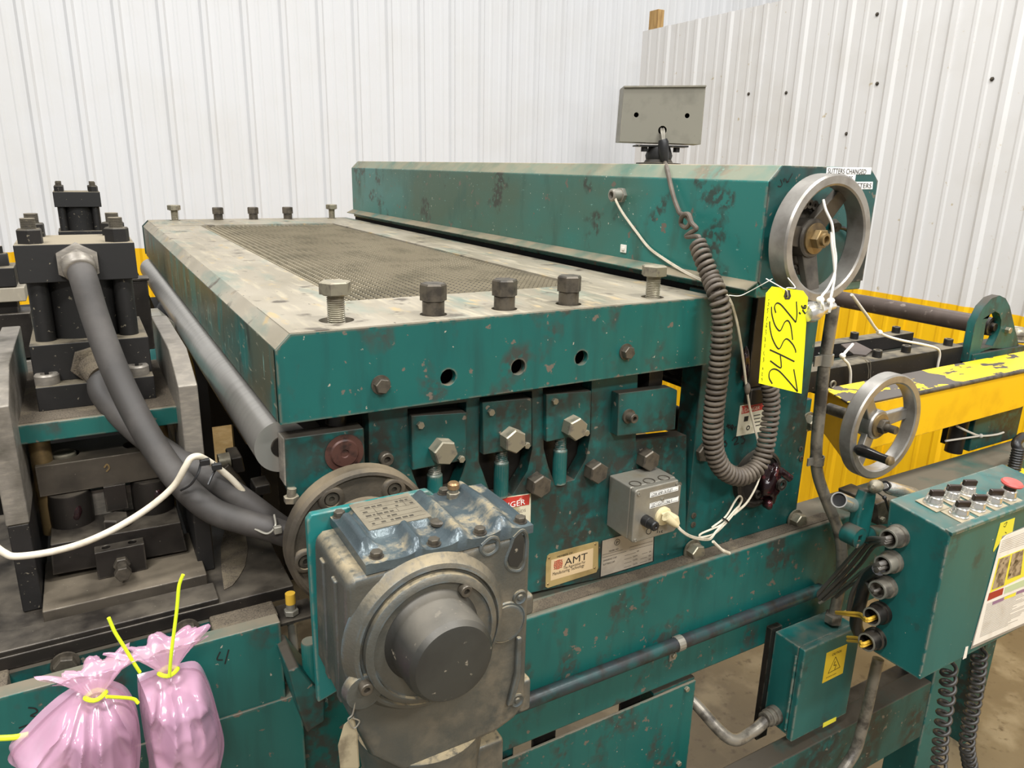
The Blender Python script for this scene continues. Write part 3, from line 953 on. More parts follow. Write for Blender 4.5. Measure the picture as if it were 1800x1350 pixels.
# upright post
PX0, PX1 = 0.936, 1.236
obj('gap_shade_strip', MB().box(0.950, 0.960, 0.99, 2.90, 1.40, 1.5039), 'interior', fr)  # black strip added to keep the gap below the hood flange dark
post = obj('upright', MB().prism([(PX0, YP, BZ), (PX0, YP, 1.5035), (PX1, YP, 1.5035), (PX1, YP, 1.23), (PX1 + 0.012, YP, 1.21), (PX1 + 0.012, YP, BZ)], (0, 0.05, 0)), 'teal_grimy', fr, bevel=0.002)
a, b = at(1302, 545, Y=YP), at(1345, 700, Y=YP)
obj('slide_rail', MB().box(1.045, 1.10, YP - 0.012, YP, 1.315, 1.50), 'steel_dark', post, bevel=0.002)
obj('slide_block', MB().box(1.05, 1.105, YP - 0.018, YP, 1.282, 1.314), 'steel_dark', post, bevel=0.003)
obj('grease_smear', MB().blob(at(1310, 640, Y=YP - 0.012), 0.016, (0.5, 0.3, 2.2), 0.6, 60), 'grease', post)
obj('side_strip', MB().box(PX1 - 0.005, PX1 + 0.055, YP + 0.03, YP + 0.05, BZ, 1.25), 'teal_grimy', fr, bevel=0.002)
bw = hexbolt(0.030, 0.018, 'bolt', 0.003)
inst('hex_bolt', bw, at(1420, 741, Y=YP + 0.03), fr, RY)
inst('hex_bolt', bw, at(1396, 912, Y=YP - 0.002), fr, RY)
inst('hex_bolt', bw, at(1216, 966, Y=YP - 0.002), fr, RY)
inst('hex_bolt', bigd, at(1228, 790, Y=YP + 0.012), fr, RY)
sok = sockbolt(0.012, 0.002, 'bolt_dark')
for p in ((1219, 906), (1218, 922), (1407, 789), (1408, 806)):
    inst('screw', sok, at(*p, Y=YP), fr, RY)
# round hub with greasy clamp
c = at(1326, 838, Y=YP)
hub = obj('round_hub', MB().lathe(c, (0, -1, 0), [(0.060, 0), (0.060, 0.014), (0.055, 0.018), (0.050, 0.0185), (0.048, 0.014), (0, 0.014)], 40), 'steel_dark', fr, ang=30)
obj('greasy_clamp', MB().blob(c + V(0.018, -0.026, -0.004), 0.030, (0.8, 0.6, 1.25), 0.55, 45, 20).tube(smooth([c + V(0.018, -0.02, 0.02), c + V(0.04, -0.03, 0.014), c + V(0.058, -0.04, 0.0)]), [0.010] * 7 + [0.008] * 6, 10).blob(c + V(0.012, -0.03, -0.048), 0.012, (1, 1, 1), 0.5, 60, 10), 'grease', hub, label='lump of dark red grease on the clamp')
obj('hub_nut', MB().ring(c + V(-0.012, -0.014, -0.026), (0, -1, 0), 0.0085, 0.005, 0.012, 20), 'steel_dark', hub)
obj('clamp_nut', MB().ring(c + V(0.022, -0.046, -0.002), (0, -1, 0), 0.012, 0.006, 0.006, 20), 'steel_dark', hub)
# conduit along the beam
cp = [at(865, 1243, Y=BY - 0.014), at(1140, 1147, Y=BY - 0.014), at(1300, 1093, Y=BY - 0.014), at(1440, 1048, Y=BY - 0.014)]
yy = BY - 0.0135
zc = sum(p.z for p in cp) / 4
cond = obj('beam_conduit', MB().cyl((0.40, yy, zc), (cp[3].x, yy, zc), 0.0132, seg=26), 'conduit_dark', fr, label='greasy black conduit clamped along the beam')
p = at(1182, 1143, Y=BY)
st = MB()
arc = [(p.x, yy - 0.0150 * math.cos(a), zc + 0.0150 * math.sin(a)) for a in [k * math.pi / 8 for k in range(-4, 7)]]
for i in range(len(arc) - 1):
    a_, b_ = Vector(arc[i]), Vector(arc[i + 1])
    st.prism([a_ + V(-0.008, 0, 0), a_ + V(0.008, 0, 0), b_ + V(0.008, 0, 0), b_ + V(-0.008, 0, 0)], ((b_ - a_).cross(V(1, 0, 0))).normalized() * 0.002)
st.box(p.x - 0.008, p.x + 0.008, BY - 0.003, BY, zc - 0.045, zc - 0.012)
cl_ = obj('conduit_clamp', st, 'galv', fr)
inst('screw', sml, (p.x, BY - 0.003, zc - 0.032), cl_, RY)
# lower panel
lp = obj('lower_panel', MB().box(0.42, 0.966, BY - 0.001, BY + 0.004, 0.02, 0.7185), 'teal', fr, bevel=0.001)
for p in ((1206, 1210), (1192, 1341)):
    inst('screw', sml, at(*p, Y=BY - 0.001), lp, RY)
for k in range(5):
    xa = 0.50 + k * 0.1
    if k % 2:
        obj('inner_bracket', MB().box(xa, xa + 0.05, BY + 0.03, BY + 0.034, 0.66, 0.76), 'steel_dark', fr)
obj('panel_flange', MB().box(0.86, 0.966, BY + 0.004, BY + 0.05, 0.7185, 0.724), 'teal_grimy', fr)
for (xa, ya) in ((0.50, 0.93), (0.90, 0.98), (0.5, 2.8), (0.9, 2.8), (2.2, 0.93)):
    obj('leg', MB().box(xa, xa + 0.06, ya, ya + 0.06, 0, 0.74), 'teal_grimy' if ya < 2 else 'steel_dark', fr)  # far legs take a darker colour in place of shade
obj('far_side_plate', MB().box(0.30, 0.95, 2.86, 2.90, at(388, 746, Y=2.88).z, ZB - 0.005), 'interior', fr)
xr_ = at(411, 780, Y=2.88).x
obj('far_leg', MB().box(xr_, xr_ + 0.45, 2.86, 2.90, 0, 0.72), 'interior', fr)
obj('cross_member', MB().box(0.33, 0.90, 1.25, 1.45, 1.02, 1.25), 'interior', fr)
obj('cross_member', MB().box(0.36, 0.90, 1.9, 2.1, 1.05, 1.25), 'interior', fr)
zs_ = at(1190, 678, X=0.99).z
for k in range(4):
    obj('guide_slat', MB().box(0.99 - 0.004 * k, 1.07, 1.0, 2.85, zs_ + 0.014 * k, zs_ + 0.014 * k + 0.008), 'steel_dark', fr)
zs2_ = at(1210, 723, X=1.0).z
obj('cross_shaft', MB().cyl((1.0, 1.0, zs2_ - 0.028), (1.0, 2.85, zs2_ - 0.028), 0.028), 'steel_dark', fr)
# marker writing on the upright
sc_ = lambda pts: [at(1230 + a / 6.135, 690 + b / 6.135, Y=YP) for a, b in pts]
wr_ = [[(215, 340), (195, 360), (205, 400), (195, 430)], [(240, 330), (235, 385), (235, 460)], [(265, 395), (262, 450)], [(260, 370), (262, 374)], [(300, 340), (310, 380), (330, 370)], [(285, 365), (330, 350)], [(340, 385), (360, 375), (350, 350), (335, 375), (355, 405)], [(375, 400), (378, 375), (395, 370)],
       [(195, 575), (215, 570)], [(215, 530), (240, 520), (245, 550), (220, 585), (255, 575)], [(285, 520), (265, 530), (290, 550), (280, 580), (262, 575)], [(345, 515), (360, 510)], [(360, 500), (395, 475), (405, 510), (370, 560), (420, 545)], [(440, 490), (470, 455), (465, 490), (485, 510), (470, 545), (445, 550)]]
obj('marker_scribble', stroke_mb([sc_(l) for l in wr_], 0.0032, (0, -1, 0)), 'ink', post)
# warning decals and name plates
dg_ = decal('danger_decal', [(1301, 713), (1353, 703), (1346, 757), (1294, 767)], YP, 'sign_cream', post, label='dirty danger decal with a red banner')
obj('red_banner', MB().prism([at(*p, Y=YP - 0.0008) for p in ((1304, 714), (1351, 705), (1349, 718), (1303, 728))], (0, -0.0003, 0)), 'sign_red', dg_)
obj('lettering', ytext('DANGER', 1309, 724.5, YP - 0.0008, 0.0080, 0.040), 'sign_cream', dg_)
gm = MB()
c = at(1315, 752, Y=YP - 0.001)
gm.ring(c, (0, -1, 0), 0.0048, 0.0030, 0.0003, 14)
c2 = at(1312, 737, Y=YP - 0.001)
gm.box(c2.x - 0.006, c2.x + 0.005, c2.y, c2.y + 0.0004, c2.z - 0.004, c2.z + 0.006)
for k in range(4):
    p = at(1325, 731 + k * 6, Y=YP - 0.001)
    gm.box(p.x, p.x + 0.018, p.y, p.y + 0.0004, p.z - 0.0008, p.z + 0.0008)
obj('pictogram', gm, 'ink', dg_)
d2 = decal('danger_decal', [(855, 879), (933, 867), (932, 930), (850, 950)], YP, 'sign_cream', sp_, label='white and red danger decal half hidden by the gearbox')
obj('red_banner', MB().prism([at(*p, Y=YP - 0.0008) for p in ((870, 878), (931, 869), (930, 887), (868, 897))], (0, -0.0003, 0)), 'sign_red', d2)
obj('lettering', ytext('DANGER', 923, 886, YP - 0.0008, 0.0095, 0.062, 'RIGHT'), 'label_white', d2)
obj('small_lettering', MB().add(*(lambda a: (a.v, a.f))(ytext('KEEP HANDS', 924, 899, YP, 0.0052, 0.045, 'RIGHT'))).add(*(lambda a: (a.v, a.f))(ytext('OFF ROLLS', 924, 909.5, YP, 0.0052, 0.036, 'RIGHT'))), 'grey_print', d2)


def sub(px, py, s, ox, oy, Y):
    return at(ox + px / s, oy + py / s, Y=Y)


S8 = 8.182
a1 = decal('maker_plate', [(950 + a / S8, 920 + b / S8) for a, b in ((95, 470), (130, 437), (790, 262), (828, 262), (825, 640), (800, 700), (100, 925), (70, 910), (78, 560))], YP, 'plate_tan', sp_, 0.001, 'tarnished brass membership plate with black lettering')
obj('print_panel', MB().prism([sub(a, b, S8, 950, 920, YP - 0.001) for a, b in ((155, 530), (760, 355), (750, 650), (145, 825))], (0, -0.0002, 0)), 'plate_print', a1)
YT = YP - 0.0012
rt_ = V(1, 0, 0)
tx = lambda s_, a, b, hh, ww, al='LEFT': text_mb(s_, sub(a, b, S8, 950, 920, YT), (1, 0, 0), (0, 0, 1), hh, ww, al)
obj('lettering', tx('AMT', 345, 608, 0.0135, 0.048), 'ink', a1)
for s_, a, b, hh, ww in (('MEMBER OF', 240, 495, 0.0036, 0.032), ('The Association For', 330, 660, 0.0055, 0.046), ('Manufacturing Technology', 175, 752, 0.0062, 0.066)):
    obj('lettering', tx(s_, a, b, hh, ww), 'ink', a1)
gb = MB()
c = sub(255, 590, S8, 950, 920, YT)
for r_ in (0.009, 0.006, 0.003):
    gb.ring(c, (0, -1, 0), r_, r_ - 0.0009, 0.0003, 20)
for k in (-2, -1, 0, 1, 2):
    gb.box(c.x - 0.0085, c.x + 0.0085, c.y - 0.0003, c.y, c.z + k * 0.0035 - 0.0004, c.z + k * 0.0035 + 0.0004)
    gb.box(c.x + k * 0.0035 - 0.0004, c.x + k * 0.0035 + 0.0004, c.y - 0.0003, c.y, c.z - 0.008, c.z + 0.008)
obj('globe_emblem', gb, 'red_print', a1)
rv = mm('rivet', MB().lathe((0, 0, 0), (0, -1, 0), [(0.0022, 0), (0.0016, 0.001), (0, 0.0013)], 10), 'brassy')
for a, b in ((125, 495), (790, 300), (778, 640), (108, 872)):
    inst('rivet', rv, sub(a, b, S8, 950, 920, YP - 0.001), a1)
a2 = decal('rating_plate', [(950 + a / S8, 920 + b / S8) for a, b in ((878, 250), (1640, 30), (1625, 545), (850, 780))], YP, 'ink', sp_, 0.0008, 'grey rating plate with a black border beside the brass plate')
obj('face', MB().prism([sub(a, b, S8, 950, 920, YP - 0.0008) for a, b in ((892, 250), (1630, 42), (1612, 540), (866, 765))], (0, -0.0003, 0)), 'plate_grey', a2)
ln_ = MB()
for (a, b, c_, d_) in ((895, 455, 1180, 380), (895, 497, 1235, 402), (1215, 465, 1370, 420), (1460, 442, 1540, 418), (1210, 520, 1310, 492), (1440, 515, 1530, 485), (1205, 578, 1305, 550), (1430, 570, 1530, 538), (1205, 635, 1305, 605), (1285, 345, 1612, 255), (1285, 388, 1612, 300), (895, 455, 893, 497), (1285, 345, 1285, 388)):
    pa, pb = sub(a, b, S8, 950, 920, YT), sub(c_, d_, S8, 950, 920, YT)
    ln_.prism([pa + V(-0.0003, 0, 0.0003), pb + V(0.0003, 0, 0.0003), pb + V(0.0003, 0, -0.0003), pa + V(-0.0003, 0, -0.0003)], (0, 0.0002, 0))
cc = sub(1103, 270, S8, 950, 920, YT)
ln_.ring(cc, (0, -1, 0), 0.0062, 0.0054, 0.0002, 22)
obj('ruled_lines', ln_, 'ink', a2)
for s_, a, b, hh, ww in (('P', 1088, 300, 0.006, 0.005), ('MODEL NO.', 985, 415, 0.0034, 0.022), ('SHEARING CAP.', 902, 552, 0.0034, 0.031), ('SLITTING CAP.', 900, 607, 0.0034, 0.027), ('GA', 1385, 412, 0.003, 0.005), ('GA', 1560, 418, 0.003, 0.005), ('CUTS', 1330, 490, 0.003, 0.010), ('GA', 1555, 475, 0.003, 0.005), ('CUTS', 1330, 542, 0.003, 0.010), ('GA', 1555, 530, 0.003, 0.005), ('CUTS', 1330, 600, 0.003, 0.010)):
    obj('lettering', tx(s_, a, b, hh, ww), 'ink', a2)
# ================================================================== round bearing flange behind the gearbox
bf = thing('bearing_flange', 'big round dusty cast iron bearing flange bolted behind the gearbox', 'bearing housing', (0.275, 0.9, 1.215))
fc = V(0.281, 0.90, 1.214)
obj('flange_disc', MB().lathe(fc, (0, -1, 0), [(0.101, 0), (0.101, 0.020), (0.097, 0.026), (0.093, 0.027), (0.089, 0.022), (0.062, 0.024), (0.058, 0.034), (0.050, 0.042), (0.0, 0.044)], 56), 'cast_brown', bf, ang=30)
for a in (0.95, 2.1, 3.3, 4.4, 5.6):
    p = fc + V(0.079 * math.cos(a), -0.020, 0.079 * math.sin(a))
    bo_ = obj('bolt_boss', MB().lathe(p, (0, -1, 0), [(0.019, 0), (0.0165, 0.006), (0.0135, 0.0075), (0.0105, 0.0075), (0.010, 0.001), (0, 0.001)], 22), 'cast_brown', bf, ang=60)
    obj('boss_bolt', MB().lathe(p + V(0, -0.002, 0), (0, -1, 0), [(0.0085, 0), (0.0085, 0.004), (0.004, 0.0042), (0.004, 0.001), (0, 0.001)], 18), 'bolt_dark', bo_, ang=30)
obj('shaft', MB().cyl((0.285, 0.86, 1.18), (0.285, 0.78, 1.18), 0.035), 'steel_dark', bf)

# ================================================================== gear motor
GY = 0.66
gm_ = thing('gear_motor', 'dusty grey cast gearbox with round cap and vertical motor below', 'gear motor', (0.3, 0.72, 0.62))
GXa, GXb, GZt, GZb = 0.192, 0.412, 1.291, 1.045
# housing: rounded block, corner cut at lower left, flat flange at right
hp = [(GXa, 1.285), (GXa + 0.01, GZt), (GXb - 0.004, GZt + 0.002), (GXb + 0.004, 1.28), (GXb + 0.004, 1.05), (GXb - 0.012, 1.035), (GXb - 0.04, 1.025), (0.25, 1.02), (GXa + 0.02, 1.06), (GXa - 0.004, 1.13)]
obj('housing', MB().prism([(a, GY, b) for a, b in hp], (0, 0.125, 0)), 'cast', gm_, bevel=0.010, seg=3)
# side ribs left
for k in range(2):
    obj('side_rib', MB().box(GXa - 0.004, GXa + 0.004, GY + 0.03 + 0.045 * k, GY + 0.045 + 0.045 * k, 1.12, 1.275), 'cast', gm_, bevel=0.003)
# raised face and round boss around the cap
dc = at(765, 1127, Y=GY - 0.02)
CX, CZ = dc.x, dc.z
obj('boss_ring', MB().lathe((CX, GY, CZ), (0, -1, 0), [(0.098, -0.003), (0.093, 0.004), (0.088, 0.011), (0.083, 0.013), (0.081, 0.008), (0.0785, 0.008), (0.0780, 0.017), (0.074, 0.020), (0.0700, 0.0205), (0.0695, 0.0165), (0.0, 0.0165)], 72), 'cast', gm_, ang=30)
cf = at(799, 1168, Y=GY - 0.072)
obj('cap', MB().lathe((cf.x, GY - 0.014, cf.z), (0, -1, 0), [(0.058, 0.0), (0.054, 0.004), (0.0505, 0.012), (0.0495, 0.044), (0.0475, 0.052), (0.043, 0.0575), (0.0385, 0.0585), (0.0, 0.0590)], 72), 'cast_cap', gm_, ang=25, label='smooth round cap of the gearbox')
gb_ = sockbolt(0.014, 0.010, 'bolt_dark', 0)
inst('cap_screw', gb_, at(814, 1033, Y=GY - 0.016), gm_, RY)
inst('cap_screw', gb_, at(640, 1204, Y=GY - 0.012), gm_, RY)
obj('screw_boss', MB().lathe(at(635, 1207, Y=GY - 0.001), (0, -1, 0), [(0.022, 0), (0.020, 0.011), (0.012, 0.012), (0.0, 0.012)], 24), 'cast', gm_, ang=30)
plug = mm('plug', MB().lathe((0, 0, 0), (0, 0, 1), [(0.0095, 0), (0.0095, 0.002), (0.008, 0.003), (0.006, 0.002), (0.0045, 0.002), (0.003, 0.0035), (0, 0.0035)], 20), 'cast', 30)
for p in ((913, 1049), (908, 1230)):
    inst('plug', plug, at(*p, Y=GY - 0.0), gm_, RY)
obj('face_disc', MB().lathe(at(888, 1094, Y=GY), (0, -1, 0), [(0.0275, 0), (0.0265, 0.0022), (0.0255, 0.0022), (0.025, 0.0012), (0.0235, 0.0012), (0.023, 0.0035), (0, 0.0035)], 32), 'cast', gm_, ang=30)
# pocket rims on the right shoulder of the face
rim = MB()
def loop_tube(pts, r):
    return smooth([at(*p, Y=GY + 0.0016) for p in pts], 5), r
for pts, r_ in (([(902, 945), (917, 932), (925, 945), (922, 985), (912, 1002), (895, 1000), (888, 985), (897, 960), (902, 945)], 0.003), ([(846, 958), (862, 945), (874, 948), (872, 965), (856, 975), (846, 968), (846, 958)], 0.003)):
    rim.tube(loop_tube(pts, r_)[0], r_, 8)
obj('pocket_rim', rim, 'cast', gm_)
pk = MB()
pk.prism([at(*p, Y=GY - 0.0012) for p in ((903, 948), (916, 936), (922, 948), (919, 984), (910, 997), (897, 995), (893, 984), (899, 962))], (0, 0.001, 0))
obj('pocket_shade', pk, 'cast_cap', gm_)  # flat dark patch paints the shade of a recess not modelled
obj('face_rib', MB().prism([at(*p, Y=GY) for p in ((906, 1118), (914, 1116), (912, 1185), (898, 1235), (888, 1238), (903, 1180))], (0, -0.006, 0)), 'cast', gm_, bevel=0.002)
for (pa, pb) in (((928, 1150), (936, 1200)), ((926, 1010), (938, 1040))):
    a, b = at(*pa, Y=GY + 0.05), at(*pb, Y=GY + 0.05)
    obj('lug', MB().box(GXb - 0.004, GXb + 0.014, GY + 0.006, GY + 0.07, b.z, a.z), 'cast', gm_, bevel=0.005)
# wavy top cover
CXa, CXb, CYa, CYb, CZt = 0.214, 0.417, 0.6605, 0.7925, 1.2935
cv = MB()
NU, NV = 72, 30
def cov_h(x_, y_):
    u = (x_ - CXa) / (CXb - CXa)
    v = (y_ - CYa) / (CYb - CYa)
    w = 0.0
    for (c_, wd, hh) in ((0.055, 0.05, 0.013), (0.30, 0.045, 0.014), (0.55, 0.05, 0.013), (0.82, 0.06, 0.014)):
        w += hh * math.exp(-((u - c_) / wd) ** 2)
    w += 0.004 * math.exp(-((v - 0.5) / 0.3) ** 2)
    if 0.10 < u < 0.47 and 0.38 < v < 0.98:
        w = 0.010
    e = min(u, 1 - u, v * 0.65, (1 - v) * 0.65)
    k = max(0.35, min(1.0, e / 0.03))
    for (bu, bv) in ((0.08, 0.1), (0.4, 0.08), (0.68, 0.08), (0.95, 0.1), (0.05, 0.93), (0.36, 0.95), (0.72, 0.95)):
        d = math.hypot((u - bu) * 1.55, v - bv)
        if d < 0.14:
            w = min(w, 0.0015 + max(0, d - 0.1) * 0.15)
    return 0.008 + w * k
vs, fs = [], []
for j in range(NV + 1):
    for i in range(NU + 1):
        x_, y_ = CXa + (CXb - CXa) * i / NU, CYa + (CYb - CYa) * j / NV
        vs.append((x_, y_, CZt + cov_h(x_, y_)))
for j in range(NV):
    for i in range(NU):
        a = j * (NU + 1) + i
        fs.append((a, a + 1, a + NU + 2, a + NU + 1))
bd = [i for i in range(NU + 1)] + [j * (NU + 1) + NU for j in range(1, NV + 1)] + [NV * (NU + 1) + i for i in range(NU - 1, -1, -1)] + [j * (NU + 1) for j in range(NV - 1, 0, -1)]
n0 = len(vs)
for i in bd:
    vs.append((vs[i][0], vs[i][1], CZt - 0.002))
for k in range(len(bd)):
    k2 = (k + 1) % len(bd)
    fs.append((bd[k2], bd[k], n0 + k, n0 + k2))
cv.add(vs, fs)
cvo = obj('top_cover', cv, 'cast_cover', gm_, ang=50, label='wavy blue grey cast cover on the gearbox')
cb = hexbolt(0.0115, 0.006, 'bolt_dark', 0.0012)
for (u, v) in ((0.08, 0.1), (0.4, 0.08), (0.68, 0.08), (0.95, 0.1), (0.05, 0.93), (0.36, 0.95), (0.72, 0.95)):
    x_, y_ = CXa + (CXb - CXa) * u, CYa + (CYb - CYa) * v
    inst('cover_bolt', cb, (x_, y_, CZt + 0.0085), cvo)
x_, y_ = CXa + (CXb - CXa) * 0.50, CYa + (CYb - CYa) * 0.33
obj('oil_plug', MB().lathe((x_, y_, CZt + 0.014), (0, 0, 1), [(0.0095, 0), (0.0095, 0.003), (0.007, 0.004), (0.003, 0.004), (0, 0.003)], 20), 'bolt_dark', cvo)
x_, y_ = CXa + (CXb - CXa) * 0.74, CYa + (CYb - CYa) * 0.80
br_ = obj('breather', MB().hexp((x_, y_, CZt + 0.010), (x_, y_, CZt + 0.018), 0.015).cyl((x_, y_, CZt + 0.018), (x_, y_, CZt + 0.022), 0.0062), 'bolt', cvo)
obj('breather_cap', MB().lathe((x_, y_, CZt + 0.022), (0, 0, 1), [(0.0055, 0), (0.0075, 0.001), (0.0075, 0.007), (0.0055, 0.009)], 18), 'copper', br_)
# rating plate on the cover
zp = CZt + 0.0188
x_a, x_b, y_a, y_b = CXa + 0.033 * 0.7, CXa + 0.098, CYa + 0.055, CYa + 0.127
npl = obj('rating_plate', MB().box(x_a, x_b, y_a, y_b, zp - 0.001, zp), 'plate_dull', cvo)
rl = MB()
for k in range(6):
    yk = y_a + 0.008 + k * 0.0105
    rl.box(x_a + 0.006, x_b - 0.004, yk, yk + 0.0004, zp, zp + 0.0002)
for (fx, k0, k1) in ((0.3, 1, 5), (0.62, 2, 4), (0.8, 3, 6)):
    xk = x_a + (x_b - x_a) * fx
    rl.box(xk, xk + 0.0004, y_a + 0.008 + (k0) * 0.0105, y_a + 0.008 + (k1 - 1) * 0.0105, zp, zp + 0.0002)
rr_ = random.Random(3)
for k in range(5):
    xk = x_a + 0.008
    while xk < x_b - 0.008:
        w_ = rr_.uniform(0.002, 0.007)
        if rr_.random() < 0.55:
            yk = y_a + 0.0105 + k * 0.0105
            rl.box(xk, xk + w_, yk, yk + 0.004, zp, zp + 0.00015)
        xk += w_ + 0.002
obj('stamped_lines', rl, 'bolt_dark', npl)
# motor adapter below
mc = V(0.300, 0.730, 0)
nk = MB()
nk.lathe(mc + V(0, 0, 0.90), (0, 0, 1), [(0.085, 0.0), (0.088, 0.004), (0.088, 0.022), (0.084, 0.030), (0.078, 0.036), (0.074, 0.060), (0.082, 0.13)], 48)
obj('motor_flange', nk, 'cast', gm_, ang=30)
obj('web', MB().prism([(0.292, 0.66, 1.03), (0.292, 0.648, 0.938), (0.292, 0.70, 0.935), (0.292, 0.70, 1.03)], (0.010, 0, 0)), 'cast', gm_, bevel=0.003)
mt_ = MB().lathe(mc + V(0, 0, 0.55), (0, 0, 1), [(0.075, 0.0), (0.078, 0.30), (0.070, 0.345), (0.078, 0.350)], 48)
obj('motor_body', mt_, 'cast', gm_, ang=30)
for a in (0.3, 1.6, 2.9, 4.3, 5.5):
    p = mc + V(0.078 * math.cos(a), 0.078 * math.sin(a), 0.874)
    obj('flange_bolt', MB().hexp(p, p + V(0, 0, 0.026), 0.018), 'bolt_dark', gm_)
p = at(848, 1312, Y=0.70)
obj('terminal_box', MB().box(p.x - 0.02, p.x + 0.022, 0.68, 0.75, p.z - 0.06, p.z + 0.02), 'cast', gm_, bevel=0.006)
# torque plate (bright teal)
tp_ = obj('torque_plate', MB().prism([(0.187, 0.788, 1.302), (0.193, 0.788, 1.309), (0.340, 0.788, 1.309), (0.350, 0.788, 1.300), (0.350, 0.788, 1.10), (0.187, 0.788, 1.05)], (0, 0.012, 0)), 'teal_light', gm_, bevel=0.0025, label='bright teal torque plate behind the gearbox')
# wired paper tag hanging from gearbox
tg_ = thing('paper_tag', 'crumpled dirty card tag wired to the gearbox', 'tag', at(612, 1290, Y=0.65))
obj('card', MB().prism([at(*p, Y=0.65) for p in ((604, 1275), (620, 1262), (626, 1290), (630, 1350), (598, 1350), (594, 1310))], (0.002, 0.002, 0)), 'card', tg_)
obj('wire', MB().tube(smooth([at(*p, Y=0.648) for p in ((625, 1228), (620, 1255), (612, 1265), (622, 1280), (632, 1268), (620, 1262))]), 0.0009, 6), 'galv', tg_)

# ================================================================== outlet box
YO = 0.862
ob_ = thing('outlet_box', 'galvanised square outlet box with a white plug on the side plate', 'electrical box', at(1150, 950, Y=YP))
S8 = 8.182
op = lambda a, b, Y=YO: at(1080 + a / S8, 820 + b / S8, Y=Y)
fl_ = op(290, 345)
fr_ = op(970, 200)
bl_ = op(255, 1105)
xl, xr = 0.5 * (op(290, 345).x + op(262, 1105).x), op(975, 230).x
zt, zb = op(290, 345).z, op(262, 1110).z
obj('box_body', MB().box(xl + 0.001, xr - 0.002, YO + 0.014, YP, zb + 0.001, zt - 0.001), 'galv', ob_, bevel=0.003)
fc_ = [(xl, zb + 0.004), (xl + 0.004, zb), (xr - 0.008, zb), (xr, zb + 0.008), (xr, zt - 0.012), (xr - 0.006, zt - 0.010), (xr - 0.008, zt), (xl + 0.004, zt), (xl, zt - 0.004)]
obj('cover', MB().prism([(a, YO, b) for a, b in fc_], (0, 0.013, 0)), 'galv', ob_, bevel=0.0035, seg=3, label='raised galvanised cover plate')
ko = MB()
for a, b in ((300, 248), (500, 208), (712, 165)):
    p = at(1080 + a / S8, 820 + b / S8, Z=zt - 0.0005)
    ko.ring(p, (0, 0, 1), 0.0105, 0.0092, 0.0008, 24)
obj('knockout', ko, 'bolt_dark', ob_)
for (s_, a, b, c_, d_) in (('LOW AMP OUTLET', 515, 378, 918, 270), ('LED LIGHTS ONLY', 510, 535, 920, 425)):
    lo = obj('label_strip', MB().prism([op(a, b, YO), op(c_, d_, YO), op(c_ - 4, d_ + 72, YO), op(a - 6, b + 72, YO)], (0, -0.0006, 0)), 'label_white', ob_)
    obj('lettering', text_mb(s_, op(a + 18, b + 54, YO - 0.0007), (1, 0, 0), (0, 0, 1), 0.0056, 0.046), 'ink', lo)
    bd_ = MB()
    for (p0, p1) in (((a + 8, b + 8), (c_ - 8, d_ + 6)), ((a + 4, b + 64), (c_ - 10, d_ + 63))):
        q0, q1 = op(*p0, YO - 0.0007), op(*p1, YO - 0.0007)
        bd_.prism([q0, q1, q1 + V(0, 0, 0.0006), q0 + V(0, 0, 0.0006)], (0, -0.0001, 0))
    obj('border_line', bd_, 'ink', lo)
obj('marker_writing', stroke_mb([[op(*p) for p in l] for l in ([(500, 885), (465, 910), (460, 955), (495, 972), (525, 940), (520, 895), (485, 885)], [(560, 915), (600, 900)], [(630, 868), (615, 955)], [(650, 925), (642, 945), (655, 945)], [(690, 915), (672, 940), (690, 945)])], 0.0011, (0, -1, 0)), 'ink', ob_)
scw = sockbolt(0.006, 0.002, 'galv')
for a, b in ((345, 395), (900, 250), (298, 1060), (690, 470)):
    inst('cover_screw', scw, op(a, b), ob_, RY)
p = op(440, 770)
obj('fuse_holder', MB().lathe(p, (0, -1, 0), [(0.010, 0), (0.010, 0.012), (0.0085, 0.013), (0.0085, 0.026), (0.007, 0.028), (0.003, 0.028), (0.002, 0.026), (0, 0.026)], 20), 'rubber_black', ob_, ang=30)
p = op(690, 705)
obj('receptacle', MB().lathe(p, (0, -1, 0), [(0.0165, 0), (0.0165, 0.004), (0.015, 0.005), (0, 0.005)], 28), 'cream', ob_)
pl = thing('power_cord', 'white power cord bundled in a loop and plugged into the outlet box', 'power cord', op(720, 720))
obj('plug', MB().prism([op(645, 660, YO - 0.005), op(790, 620, YO - 0.005), op(815, 760, YO - 0.005), op(690, 800, YO - 0.005)], (0.006, -0.02, -0.004)), 'cream', pl, bevel=0.004, seg=3)
obj('strain_relief', MB().tube([op(740, 720, YO - 0.022), op(800, 770, YO - 0.024), op(860, 820, YO - 0.026), op(900, 850, YO - 0.027)], [0.0085, 0.0078, 0.0062, 0.0045], 10), 'cream', pl)
for dz in (0.0, 0.0026):
    obj('cord', MB().tube(smooth([op(*q, y_) + V(0, 0, dz) for q, y_ in (((890, 845), .836), ((960, 930), .832), ((1080, 1010), .84), ((1230, 1050), .86), ((1370, 1050), .875), ((1450, 960), .88), ((1550, 850), .885), ((1680, 720), .89), ((1800, 580), .89))]), 0.0018, 8), 'white_cable', pl)
obj('cord_loop', MB().tube(smooth([op(*q, .885) for q in ((1800, 560), (1720, 640), (1560, 820), (1400, 900), (1260, 960), (1220, 1000), (1270, 1015), (1430, 970), (1560, 860), (1700, 700), (1790, 570), (1835, 470), (1800, 425), (1740, 490), (1600, 720), (1400, 880))]), 0.0019, 8), 'white_cable', pl)
obj('cord_tail', MB().tube(smooth([op(*q, .872) for q in ((1420, 1080), (1490, 1150), (1560, 1210), (1650, 1250))]), [0.003] * 12 + [0.0036] * 7, 8), 'white_cable', pl)
